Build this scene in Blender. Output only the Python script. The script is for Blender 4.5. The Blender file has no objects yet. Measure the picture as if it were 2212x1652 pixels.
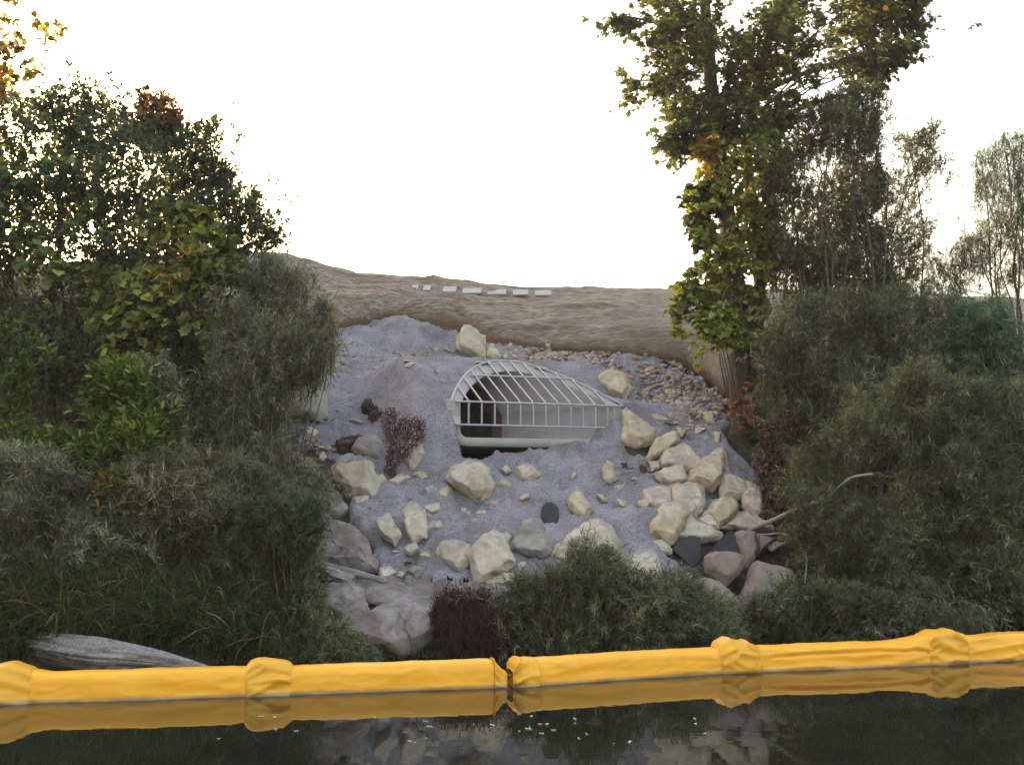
import bpy, bmesh, math, random
import numpy as np
from mathutils import Vector, noise as mnoise

random.seed(7)
GLARE_HAZE = .0012
sc = bpy.context.scene

R = math.radians

# ------------------------------------------------------------------ camera, sky, sun, exposure
CAM_H, PITCH, FPX, CX, CY = 1.47, R(7.0), 2150.0, 1106.0, 826.0     # photo grid 2212 x 1652
cd = bpy.data.cameras.new('camera'); cam = bpy.data.objects.new('camera', cd); bpy.context.scene.collection.objects.link(cam)
cam.location = (0, 0, CAM_H); cam.rotation_euler = (R(90) + PITCH, 0, 0)
cd.sensor_width = 36; cd.lens = 36 * FPX / 2212; cd.clip_end = 3000; cd.clip_start = .1
sc.camera = cam
SUN_EL, SUN_AZ = R(7.0), R(-38.0)       # azimuth from +Y, negative = to the left: the sun is low behind the bank
w = bpy.data.worlds.new('World'); sc.world = w; w.use_nodes = True
nt = w.node_tree; nt.nodes.clear()
sky = nt.nodes.new('ShaderNodeTexSky'); sky.sky_type = 'NISHITA'; sky.sun_disc = False
sky.sun_elevation = SUN_EL; sky.sun_rotation = SUN_AZ; sky.dust_density = 7.5; sky.air_density = 1.0; sky.ozone_density = 0.0
bg = nt.nodes.new('ShaderNodeBackground'); bg.inputs[1].default_value = .15
wo = nt.nodes.new('ShaderNodeOutputWorld')
nt.links.new(sky.outputs[0], bg.inputs[0]); nt.links.new(bg.outputs[0], wo.inputs[0])
sl = bpy.data.lights.new('sun', 'SUN'); sl.energy = 2.2; sl.angle = R(.5); sl.color = (1, .86, .66)
so = bpy.data.objects.new('sun', sl); bpy.context.scene.collection.objects.link(so)
sdir = Vector((math.sin(SUN_AZ) * math.cos(SUN_EL), math.cos(SUN_AZ) * math.cos(SUN_EL), math.sin(SUN_EL)))
so.rotation_euler = sdir.to_track_quat('Z', 'Y').to_euler(); so.location = (0, 0, 30)
sc.view_settings.view_transform = 'Standard'; sc.view_settings.look = 'None'
sc.view_settings.gamma = 1; sc.view_settings.exposure = 3.1
sc.cycles.max_bounces = 6; sc.cycles.diffuse_bounces = 3; sc.cycles.transparent_max_bounces = 4

# ------------------------------------------------------------------ helpers: photo rays, noise, meshes
cp, sp = math.cos(PITCH), math.sin(PITCH)
def rays(px, py):
    u = (np.asarray(px, float) - CX) / FPX; v = -(np.asarray(py, float) - CY) / FPX
    return u, cp - v * sp, sp + v * cp
def at(px, py, Y):
    x, y, z = rays(px, py); t = np.asarray(Y, float) / y
    return np.stack([x * t, y * t, CAM_H + z * t], -1)
def to_px(p):
    x, y, z = p[..., 0], p[..., 1], p[..., 2] - CAM_H
    d = y * cp + z * sp; v = -y * sp + z * cp
    return CX + FPX * x / d, CY - FPX * v / d
def on_water(px, py):
    x, y, z = rays(px, py); t = -CAM_H / z
    return np.stack([x * t, y * t, 0 * t], -1)
ZO = {1: (700, 620, .27125), 2: (1100, 860, .24412), 3: (1500, 900, .27125), 4: (700, 1000, .27125), 5: (1200, 1100, .27125),
      6: (1600, 1150, .27125), 7: (650, 1300, .31646), 8: (0, 1200, .40687)}
def Zp(k, pts):
    ox, oy, s = ZO[k]
    return [((ox + x * s) * .8534, (oy + y * s) * .8534) for x, y in pts]
def _hash(ix, iy, iz, seed):
    n = (ix * 374761393 + iy * 668265263 + iz * 2147483647 + seed * 974711) & 0xffffffff
    n = ((n ^ (n >> 13)) * 1274126177) & 0xffffffff
    n = ((n ^ (n >> 16)) * 2246822519) & 0xffffffff
    return ((n ^ (n >> 15)) & 0xffffff) / float(0xffffff)
def vn(p, f=1.0, seed=0):
    """value noise in -1..1 at points p (N,3)"""
    p = np.asarray(p, float) * f + 1000.37; i = np.floor(p).astype(np.int64); d = p - i; d = d * d * (3 - 2 * d)
    r = 0
    for a in (0, 1):
        for b in (0, 1):
            for c in (0, 1):
                wt = (d[..., 0] if a else 1 - d[..., 0]) * (d[..., 1] if b else 1 - d[..., 1]) * (d[..., 2] if c else 1 - d[..., 2])
                r = r + wt * _hash(i[..., 0] + a, i[..., 1] + b, i[..., 2] + c, seed)
    return r * 2 - 1
def fbm(p, f, oct=4, seed=0, gain=.5):
    r, a = 0, 1.0
    for k in range(oct):
        r = r + a * vn(p, f * 2 ** k, seed + k * 17); a *= gain
    return r
def xyz(x, y, z=0.0):
    x, y, z = np.broadcast_arrays(np.asarray(x, float), np.asarray(y, float), np.asarray(z, float)); return np.stack([x, y, z], -1)
def smooth(a, b, x):
    t = np.clip((np.asarray(x, float) - a) / (b - a), 0, 1); return t * t * (3 - 2 * t)
def inpoly(px, py, poly):
    px, py = np.asarray(px), np.asarray(py); r = np.zeros(px.shape, bool); n = len(poly)
    for i in range(n):
        x0, y0 = poly[i]; x1, y1 = poly[(i + 1) % n]
        if y0 == y1: continue
        c = ((y0 > py) != (y1 > py)) & (px < (x1 - x0) * (py - y0) / (y1 - y0) + x0); r ^= c
    return r
def edgedist(px, py, poly):
    best = np.full(np.shape(px), 1e9); n = len(poly)
    for i in range(n):
        x0, y0 = poly[i]; x1, y1 = poly[(i + 1) % n]; dx, dy = x1 - x0, y1 - y0
        t = np.clip(((px - x0) * dx + (py - y0) * dy) / (dx * dx + dy * dy + 1e-9), 0, 1)
        best = np.minimum(best, np.hypot(px - x0 - t * dx, py - y0 - t * dy))
    return best
def nmesh(name, V, loops, starts, mat, parent=None, loc=(0, 0, 0), col=None, smooth_=False):
    me = bpy.data.meshes.new(name)
    V = np.asarray(V, np.float32) - (np.asarray(loc, np.float32) if parent is None else 0)
    me.vertices.add(len(V)); me.vertices.foreach_set('co', V.ravel())
    me.loops.add(len(loops)); me.loops.foreach_set('vertex_index', np.asarray(loops, np.int32))
    me.polygons.add(len(starts)); me.polygons.foreach_set('loop_start', np.asarray(starts, np.int32))
    if smooth_: me.polygons.foreach_set('use_smooth', np.ones(len(starts), bool))
    me.update(calc_edges=True); me.validate()
    if col is not None:
        a = me.attributes.new('Col', 'FLOAT_COLOR', 'FACE')
        c = np.ones((len(starts), 4), np.float32); c[:, :3] = col; a.data.foreach_set('color', c.ravel())
    me.materials.append(mat)
    return link(name, me, parent, loc)
def link(name, me, parent=None, loc=(0, 0, 0)):
    o = bpy.data.objects.new(name, me); bpy.context.scene.collection.objects.link(o)
    if parent is not None:
        o.parent = parent; o.matrix_parent_inverse.identity()
        # part vertices are written in world space: shift them into the thing's frame
        me.transform(__import__('mathutils').Matrix.Translation(-parent.location))
    else: o.location = loc
    return o
def thing(name, label, cat, loc=(0, 0, 0), group=None):
    o = bpy.data.objects.new(name, None); bpy.context.scene.collection.objects.link(o); o.location = loc; o.empty_display_size = .2
    return tag(o, label, cat, group)
def tag(o, label, cat, group=None):
    o['label'] = label; o['category'] = cat
    if group: o['group'] = group
    return o
def quads(nu, nv, wrapu=False):
    i, j = np.meshgrid(np.arange(nu if wrapu else nu - 1), np.arange(nv - 1), indexing='ij')
    i2 = (i + 1) % nu
    return np.stack([i * nv + j, i2 * nv + j, i2 * nv + j + 1, i * nv + j + 1], -1).reshape(-1, 4)
def qmesh(name, V, F, mat, parent=None, loc=(0, 0, 0), col=None, smooth_=True):
    F = np.asarray(F); return nmesh(name, V, F.ravel(), np.arange(len(F)) * F.shape[1], mat, parent, loc, col, smooth_)
def tubes(paths, radii, sides=5):
    """paths (M,K,3), radii (M,K) -> verts, quad faces"""
    P = np.asarray(paths, float); M, K, _ = P.shape
    T = np.gradient(P, axis=1); T /= np.linalg.norm(T, axis=2, keepdims=True) + 1e-9
    up = np.where(np.abs(T[:, :1, 2:3]) > .9, np.array([1., 0, 0]), np.array([0, 0, 1.])); up = np.broadcast_to(up, T.shape)
    A = np.cross(T, up); A /= np.linalg.norm(A, axis=2, keepdims=True) + 1e-9; B = np.cross(T, A)
    th = np.arange(sides) * 2 * np.pi / sides
    V = P[:, :, None, :] + np.asarray(radii)[:, :, None, None] * (np.cos(th)[None, None, :, None] * A[:, :, None, :] + np.sin(th)[None, None, :, None] * B[:, :, None, :])
    m, k, s = np.meshgrid(np.arange(M), np.arange(K - 1), np.arange(sides), indexing='ij')
    b = m * K * sides; s2 = (s + 1) % sides
    F = np.stack([b + k * sides + s, b + k * sides + s2, b + (k + 1) * sides + s2, b + (k + 1) * sides + s], -1).reshape(-1, 4)
    return V.reshape(-1, 3), F
def spline(pts, n):
    """Catmull-Rom through pts"""
    p = np.asarray(pts, float); q = np.vstack([2 * p[0] - p[1], p, 2 * p[-1] - p[-2]])
    t = np.linspace(0, len(p) - 1 - 1e-6, n); i = t.astype(int); f = (t - i)[:, None]
    a, b, c, d = q[i], q[i + 1], q[i + 2], q[i + 3]
    return .5 * (2 * b + (c - a) * f + (2 * a - 5 * b + 4 * c - d) * f ** 2 + (3 * b - a - 3 * c + d) * f ** 3)

# ------------------------------------------------------------------ materials
def new_mat(name):
    m = bpy.data.materials.new(name); m.use_nodes = True; n = m.node_tree.nodes; l = m.node_tree.links
    return m, n, l, n['Principled BSDF']
def coord(n, l, scale=(1, 1, 1), obj=True):
    tc = n.new('ShaderNodeTexCoord'); mp = n.new('ShaderNodeMapping'); mp.inputs['Scale'].default_value = scale
    l.new(tc.outputs['Object'], mp.inputs[0]); return mp.outputs[0]
def noise(n, l, vec, scale, detail=5, rough=.6):
    t = n.new('ShaderNodeTexNoise'); t.inputs['Scale'].default_value = scale; t.inputs['Detail'].default_value = detail
    t.inputs['Roughness'].default_value = rough; l.new(vec, t.inputs['Vector']); return t.outputs[0]
def ramp(n, l, fac, stops):
    r = n.new('ShaderNodeValToRGB'); e = r.color_ramp.elements
    while len(e) < len(stops): e.new(.5)
    for k, (p, c) in enumerate(stops): e[k].position = p; e[k].color = (*c, 1)
    l.new(fac, r.inputs[0]); return r.outputs[0]
def mix(n, l, fac, a, b, mode='MIX'):
    m = n.new('ShaderNodeMix'); m.data_type = 'RGBA'; m.blend_type = mode
    for s, v in ((0, fac), (6, a), (7, b)):
        if isinstance(v, (int, float)): m.inputs[s].default_value = v
        elif isinstance(v, tuple): m.inputs[s].default_value = (*v, 1)
        else: l.new(v, m.inputs[s])
    return m.outputs[2]
def bump(n, l, p, h, strength, dist):
    b = n.new('ShaderNodeBump'); b.inputs['Strength'].default_value = strength; b.inputs['Distance'].default_value = dist
    l.new(h, b.inputs['Height']); l.new(b.outputs[0], p.inputs['Normal'])
def plain(name, colr, rough=.6, metal=0.0, var=.25, scale=8, bs=.3, bd=.01):
    m, n, l, p = new_mat(name); v = coord(n, l); f = noise(n, l, v, scale)
    c = ramp(n, l, f, [(.25, tuple(x * (1 - var) for x in colr)), (.75, tuple(min(1, x * (1 + var)) for x in colr))])
    l.new(c, p.inputs['Base Color']); p.inputs['Roughness'].default_value = rough; p.inputs['Metallic'].default_value = metal
    bump(n, l, p, noise(n, l, v, scale * 6), bs, bd); return m
def rock_mat(name, lo, mid, hi, stain, stain_amt=.5, sc_=3.0, dust=.8):
    m, n, l, p = new_mat(name); v = coord(n, l)
    oi = n.new('ShaderNodeObjectInfo'); ad = n.new('ShaderNodeVectorMath'); ad.operation = 'ADD'
    l.new(v, ad.inputs[0]); l.new(oi.outputs['Random'], ad.inputs[1]); v2 = ad.outputs[0]
    sc2 = n.new('ShaderNodeVectorMath'); sc2.operation = 'MULTIPLY_ADD'; l.new(oi.outputs['Random'], sc2.inputs[0]); sc2.inputs[1].default_value = (37, 53, 71); l.new(v, sc2.inputs[2]); v2 = sc2.outputs[0]
    c = ramp(n, l, noise(n, l, v2, sc_, 8, .65), [(.3, lo), (.5, mid), (.68, hi)])
    s = ramp(n, l, noise(n, l, v2, sc_ * .8, 5, .6), [(.5, (0, 0, 0)), (.68, (1, 1, 1))])
    sm = n.new('ShaderNodeMath'); sm.operation = 'MULTIPLY'; l.new(s, sm.inputs[0]); sm.inputs[1].default_value = stain_amt
    c = mix(n, l, sm.outputs[0], c, stain)
    pit = ramp(n, l, noise(n, l, v2, 38, 4, .7), [(.28, (.35, .32, .3)), (.42, (1, 1, 1))])
    c = mix(n, l, .7, c, pit, 'MULTIPLY')
    ge = n.new('ShaderNodeNewGeometry'); sx = n.new('ShaderNodeSeparateXYZ'); l.new(ge.outputs['Normal'], sx.inputs[0])
    du = n.new('ShaderNodeMath'); du.operation = 'MULTIPLY_ADD'; l.new(noise(n, l, v2, 5, 6, .7), du.inputs[0]); du.inputs[1].default_value = 1.6; l.new(sx.outputs[2], du.inputs[2])
    dm = n.new('ShaderNodeMapRange'); l.new(du.outputs[0], dm.inputs[0]); dm.inputs[1].default_value = 1.45; dm.inputs[2].default_value = 1.75; dm.inputs[4].default_value = dust
    c = mix(n, l, dm.outputs[0], c, (.30, .265, .285))
    l.new(c, p.inputs['Base Color']); p.inputs['Roughness'].default_value = .9; p.inputs['Specular IOR Level'].default_value = .25
    h = n.new('ShaderNodeMath'); h.operation = 'ADD'; l.new(noise(n, l, v2, 14, 8, .7), h.inputs[0]); l.new(noise(n, l, v2, 60, 4, .7), h.inputs[1])
    bump(n, l, p, h.outputs[0], .55, .03); return m
def leaf_mat(name, trans=.4, rough=.55, spec=.3):
    m, n, l, p = new_mat(name); a = n.new('ShaderNodeAttribute'); a.attribute_name = 'Col'
    l.new(a.outputs['Color'], p.inputs['Base Color']); p.inputs['Roughness'].default_value = rough; p.inputs['Specular IOR Level'].default_value = spec
    t = n.new('ShaderNodeBsdfTranslucent'); ml = mix(n, l, 1.0, a.outputs['Color'], (1.5, 1.35, .6), 'MULTIPLY'); l.new(ml, t.inputs[0])
    ms = n.new('ShaderNodeMixShader'); ms.inputs[0].default_value = trans
    l.new(p.outputs[0], ms.inputs[1]); l.new(t.outputs[0], ms.inputs[2]); l.new(ms.outputs[0], n['Material Output'].inputs[0]); return m
M = {}
M['cream'] = rock_mat('cream_limestone', (.34, .285, .22), (.52, .455, .365), (.65, .585, .50), (.42, .31, .21), .6, dust=.95)
M['ochre'] = rock_mat('ochre_sandstone', (.38, .29, .19), (.53, .44, .32), (.62, .54, .42), (.46, .31, .17), .5)
M['pink'] = rock_mat('pinkish_stone', (.44, .34, .26), (.55, .44, .35), (.62, .54, .46), (.46, .30, .20), .4)
M['eroded'] = rock_mat('eroded_brown_rock', (.10, .078, .07), (.175, .138, .124), (.25, .21, .19), (.40, .375, .365), .75, 4.0, .25)
M['greyrock'] = rock_mat('grey_rock', (.20, .18, .165), (.31, .285, .265), (.42, .39, .37), (.16, .13, .11), .5, dust=.4)
M['brown'] = rock_mat('brown_boulder', (.155, .118, .105), (.215, .17, .152), (.29, .24, .22), (.33, .30, .29), .45, 2.2, .25)
M['block'] = rock_mat('grey_block', (.27, .255, .225), (.31, .295, .26), (.35, .335, .295), (.24, .22, .19), .3, dust=.1)
M['clod'] = rock_mat('dark_clod', (.03, .02, .018), (.055, .036, .03), (.09, .06, .05), (.12, .06, .05), .4, 5, dust=.15)
M['concrete'] = plain('concrete', (.36, .335, .335), .85, 0, .14, 5, .25, .01)
M['galv'] = plain('galvanised_steel', (.40, .40, .44), .5, .3, .12, 20, .1, .003)
M['bark'] = plain('bark', (.085, .065, .055), .9, 0, .4, 14, .9, .03)
M['stem'] = plain('stem', (.075, .06, .045), .85, 0, .3, 14, .5, .01)
M['greywood'] = plain('weathered_branch', (.26, .23, .21), .85, 0, .3, 14, .5, .01)
M['leaf'] = leaf_mat('leaf'); M['willow'] = leaf_mat('willow_leaf', .3, .5, .35); M['grass'] = leaf_mat('grass_blade', .35, .5, .3)
M['fibre'] = leaf_mat('dead_fibre', .1, .8, .1)
M['fabric'] = plain('black_geotextile', (.034, .032, .038), .9, 0, .3, 30, .3, .004)
M['pipe_dark'] = plain('flare_lifted_dark', (.36, .20, .18), .9)  # red brown tone imitates lens flare over the dark pipe interior
M['slab'] = plain('pale_slab', (.34, .34, .36), .8, 0, .08, 6, .2, .01)

def soil_mat():
    m, n, l, p = new_mat('soil'); v = coord(n, l)
    c = ramp(n, l, noise(n, l, v, 3.5, 8, .7), [(.3, (.022, .016, .013)), (.55, (.048, .035, .027)), (.75, (.085, .065, .052))])
    l.new(c, p.inputs['Base Color']); p.inputs['Roughness'].default_value = .95
    bump(n, l, p, noise(n, l, v, 30, 6, .7), .6, .03); return m
def gravel_mat():
    m, n, l, p = new_mat('grey_gravel'); v = coord(n, l)
    c = ramp(n, l, noise(n, l, v, 48, 9, .8), [(.34, (.15, .138, .158)), (.5, (.365, .343, .395)), (.66, (.56, .53, .59))])
    big = ramp(n, l, noise(n, l, v, 1.6, 5, .6), [(.35, (.70, .68, .68)), (.62, (1.12, 1.12, 1.14))])
    c = mix(n, l, 1.0, c, big, 'MULTIPLY')
    tan = ramp(n, l, noise(n, l, v, 5.5, 6, .7), [(.55, (0, 0, 0)), (.72, (1, 1, 1))])
    tm = n.new('ShaderNodeMath'); tm.operation = 'MULTIPLY'; l.new(tan, tm.inputs[0]); tm.inputs[1].default_value = .5
    c = mix(n, l, tm.outputs[0], c, (.26, .215, .17))
    br_ = ramp(n, l, noise(n, l, v, 2.3, 7, .72), [(.56, (0, 0, 0)), (.66, (1, 1, 1))])
    bm_ = n.new('ShaderNodeMath'); bm_.operation = 'MULTIPLY'; l.new(br_, bm_.inputs[0]); bm_.inputs[1].default_value = .6
    c = mix(n, l, bm_.outputs[0], c, (.17, .135, .115))
    sp_ = ramp(n, l, noise(n, l, v, 24, 3, .7), [(.26, (.3, .28, .28)), (.36, (1, 1, 1))]); c = mix(n, l, .8, c, sp_, 'MULTIPLY')
    l.new(c, p.inputs['Base Color']); p.inputs['Roughness'].default_value = .95; p.inputs['Specular IOR Level'].default_value = .2
    h = n.new('ShaderNodeMath'); h.operation = 'ADD'; l.new(noise(n, l, v, 95, 4, .7), h.inputs[0]); l.new(noise(n, l, v, 30, 5, .7), h.inputs[1])
    bump(n, l, p, h.outputs[0], .9, .035); return m
def blanket_mat():
    m, n, l, p = new_mat('straw_blanket'); v = coord(n, l, (5, 22, 22)); v0 = coord(n, l)
    c = ramp(n, l, noise(n, l, v, 1.0, 8, .75), [(.38, (.10, .078, .062)), (.5, (.215, .185, .162)), (.62, (.35, .318, .29))])
    big = ramp(n, l, noise(n, l, coord(n, l, (.6, 3.2, 3.2)), 1.3, 6, .65), [(.36, (.70, .60, .52)), (.6, (1.14, 1.1, 1.08))])
    c = mix(n, l, 1.0, c, big, 'MULTIPLY')
    sx = n.new('ShaderNodeSeparateXYZ'); l.new(v0, sx.inputs[0]); mr = n.new('ShaderNodeMapRange'); l.new(sx.outputs[0], mr.inputs[0])
    mr.inputs[1].default_value = -1; mr.inputs[2].default_value = 4.5; mr.inputs[4].default_value = .55
    c = mix(n, l, mr.outputs[0], c, mix(n, l, noise(n, l, v, 1.5, 6, .7), (.2, .185, .15), (.36, .33, .28)))
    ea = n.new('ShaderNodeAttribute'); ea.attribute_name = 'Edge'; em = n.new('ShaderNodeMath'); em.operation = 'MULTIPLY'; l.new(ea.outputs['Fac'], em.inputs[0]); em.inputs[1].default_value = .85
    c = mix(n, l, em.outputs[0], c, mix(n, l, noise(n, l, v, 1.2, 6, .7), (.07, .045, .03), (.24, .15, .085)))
    l.new(c, p.inputs['Base Color']); p.inputs['Roughness'].default_value = .95; p.inputs['Specular IOR Level'].default_value = .1
    h = n.new('ShaderNodeMath'); h.operation = 'ADD'; l.new(noise(n, l, v, 1.5, 6, .8), h.inputs[0]); l.new(noise(n, l, v0, 45, 3), h.inputs[1])
    bump(n, l, p, h.outputs[0], .6, .03); return m
def boom_mat(name='yellow_vinyl', c0=(.90, .415, .022), c1=(.95, .465, .035)):
    m, n, l, p = new_mat(name); v = coord(n, l); g = n.new('ShaderNodeNewGeometry')
    sx = n.new('ShaderNodeSeparateXYZ'); l.new(g.outputs['Position'], sx.inputs[0])
    c = ramp(n, l, noise(n, l, v, 2.2, 4), [(.3, c0), (.7, c1)])
    ns = noise(n, l, coord(n, l, (2, 2, 9)), 2.5, 5, .7)
    ad = n.new('ShaderNodeMath'); ad.operation = 'MULTIPLY_ADD'; l.new(ns, ad.inputs[0]); ad.inputs[1].default_value = -.05; l.new(sx.outputs[2], ad.inputs[2])
    st = n.new('ShaderNodeMapRange'); l.new(ad.outputs[0], st.inputs[0]); st.inputs[1].default_value = .012; st.inputs[2].default_value = -.022
    c = mix(n, l, st.outputs[0], c, (.24, .18, .13))
    gr = ramp(n, l, noise(n, l, coord(n, l, (1.2, 1.2, 3)), 2.6, 7, .75), [(.5, (0, 0, 0)), (.72, (1, 1, 1))]); gm = n.new('ShaderNodeMath'); gm.operation = 'MULTIPLY'; l.new(gr, gm.inputs[0]); gm.inputs[1].default_value = .4
    c = mix(n, l, gm.outputs[0], c, (.58, .30, .06))
    l.new(c, p.inputs['Base Color']); p.inputs['Roughness'].default_value = .42; p.inputs['Specular IOR Level'].default_value = .4
    bump(n, l, p, noise(n, l, v, 7, 4, .6), .15, .02); return m
def wood_mat():
    m, n, l, p = new_mat('driftwood'); v = coord(n, l, (1, 1, 1)); a = n.new('ShaderNodeAttribute'); a.attribute_name = 'Col'
    c = mix(n, l, 1.0, a.outputs['Color'], ramp(n, l, noise(n, l, v, 26, 6, .7), [(.3, (.45, .45, .45)), (.7, (1.2, 1.2, 1.2))]), 'MULTIPLY')
    l.new(c, p.inputs['Base Color']); p.inputs['Roughness'].default_value = .85; bump(n, l, p, noise(n, l, v, 40, 5, .7), .5, .02); return m
def water_mat():
    m, n, l, p = new_mat('pond_water'); v = coord(n, l)
    p.inputs['Base Color'].default_value = (.012, .013, .010, 1); p.inputs['Roughness'].default_value = .015; p.inputs['IOR'].default_value = 1.38
    bump(n, l, p, noise(n, l, coord(n, l, (1, 2.2, 1)), 2.2, 3), .05, .012); return m
M['boom_fold'] = boom_mat('shaded_doubled_vinyl', (.72, .36, .018), (.84, .42, .03))  # doubled vinyl folds, their translucent shadow also put into the darker colour
M['soil'], M['gravel'], M['blanket'], M['boom'], M['wood'], M['water'] = soil_mat(), gravel_mat(), blanket_mat(), boom_mat(), wood_mat(), water_mat()

# ------------------------------------------------------------------ the ground
_cr = [(-900, 620), (0, 590), (300, 565), (560, 558), (600, 560), (690, 576), (770, 598), (870, 611), (1000, 621), (1130, 631), (1300, 633), (1470, 633), (1700, 640), (1900, 650), (2212, 655), (3000, 660)]
_cw = at([a for a, b in _cr], [b for a, b in _cr], 20.0)
PROF_Y = np.array([-400, 0, 8.4, 9.6, 10, 11, 12.5, 13.6, 14, 15.5, 16.5, 18.5, 20, 20.7, 24, 60, 150, 220, 900])
PROF_Z = np.array([-1.8, -1.6, -.8, -.25, 0, .62, 1.42, 2.1, 2.32, 3.42, 4.08, 5.08, 5.72, 5.86, 6.2, 11.0, 27.0, 28.0, 30.0])  # far rise beyond the crest is unseen, raised to shade the right trees
def hgt(x, Y, rough=True):
    x, Y = np.broadcast_arrays(np.asarray(x, float), np.asarray(Y, float))
    ys = np.interp(x, [-8, -4, -1, 1, 4.5, 8], [9.0, 9.2, 9.9, 10.15, 10.95, 11.3])
    Yp = Y - (ys - 10) * (1 - smooth(0, 1, (Y - ys) / (14.2 - ys)))
    z = np.interp(Yp, PROF_Y, PROF_Z)
    dz = np.interp(x, _cw[:, 0], _cw[:, 2]) - 5.72
    z = z + dz * smooth(12.5, 20, Y) * (1 - smooth(60, 120, Y))
    far = smooth(24, 60, Y); z = z * (1 - far * smooth(18, 34, -x - .25 * (Y - 20)) * .72)  # unseen far hill kept low at left so sun reaches the corner tree
    if rough:
        p = xyz(x, Y, 0); z = z + (.07 * fbm(p, .9, 3, 3) + .03 * vn(p, 4, 9)) * smooth(8.5, 10.5, Y)
    return z
def cast(px, py, y0=8.6, y1=24.0):
    """where the view ray meets the ground"""
    ys = np.linspace(y0, y1, 400); p = at(np.full(400, px), np.full(400, py), ys)
    below = p[:, 2] < hgt(p[:, 0], ys, False) - .0
    k = int(np.argmax(below)) if below.any() else 399
    return p[max(k, 0)]

# culvert frame (used to open the ground for it)
CL = at(975, 920, 13.6); CR = at(1345, 926, 14.3); CE = np.array([CR[0] - CL[0], CR[1] - CL[1]]); CW = float(np.hypot(*CE)); CE /= CW
CA = np.array([-.45, .893])
c_floor = at(1000, 944, 13.65)[2]; c_bot = at(1000, 964, 13.62)[2]; c_mid = at(985, 867, 13.6)[2]; c_br = at(985, 917, 13.6)[2]
c_top = at(1074, 782, 14.95)[2]; c_in = at(1060, 808, 15.0)[2]
c_sl = (c_top - c_mid) / 1.1
def cpt(l, t, z):
    l, t, z = np.broadcast_arrays(np.asarray(l, float), np.asarray(t, float), np.asarray(z, float))
    return np.stack([CL[0] + l * CE[0] + t * CA[0], CL[1] + l * CE[1] + t * CA[1], z], -1)
def clt(x, y):
    det = CE[0] * CA[1] - CE[1] * CA[0]; dx, dy = x - CL[0], y - CL[1]
    return (dx * CA[1] - dy * CA[0]) / det, (CE[0] * dy - CE[1] * dx) / det
def c_outer(l):
    u = np.clip((np.asarray(l) - CW / 2) / (CW / 2), -1, 1); return c_mid + (c_top - c_mid) * (1 - u * u)
def c_mask(x, y, z, grow=0.0):
    l, t = clt(x, y)
    return (l > .06) & (l < CW - .06) & (t > .02) & (t < 4) & (z < c_outer(l) - .03)
def trench(x, y):
    l, t = clt(x, y)
    return smooth(-.10, .05, l) * (1 - smooth(CW * .74, CW * .9, l)) * smooth(-.30, -.08, t) * (1 - smooth(.5, .8, t))

gx = np.concatenate([-np.geomspace(400, 9.2, 26), np.arange(-9, 9.01, .07), np.geomspace(9.2, 400, 26)])
gy = np.concatenate([[-300, -60, 0, 5, 7.5], np.arange(8.4, 17.5, .07), np.arange(17.6, 24, .2), np.geomspace(24.5, 900, 34)])
X, Yg = np.meshgrid(gx, gy, indexing='ij'); Z = hgt(X, Yg) - .22 * trench(X, Yg)
V = np.stack([X, Yg, Z], -1).reshape(-1, 3); F = quads(len(gx), len(gy))
kill = c_mask(V[:, 0], V[:, 1], V[:, 2]); V[kill, 2] = np.minimum(V[kill, 2], c_bot - .2)
g = qmesh('ground', V, F, M['soil']); g['kind'] = 'structure'
Wv = np.array([[-400, -300, 0], [400, -300, 0], [400, 14, 0], [-400, 14, 0]], float)
g = qmesh('water', Wv, [[0, 1, 2, 3]], M['water'], smooth_=False); g['kind'] = 'structure'

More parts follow.
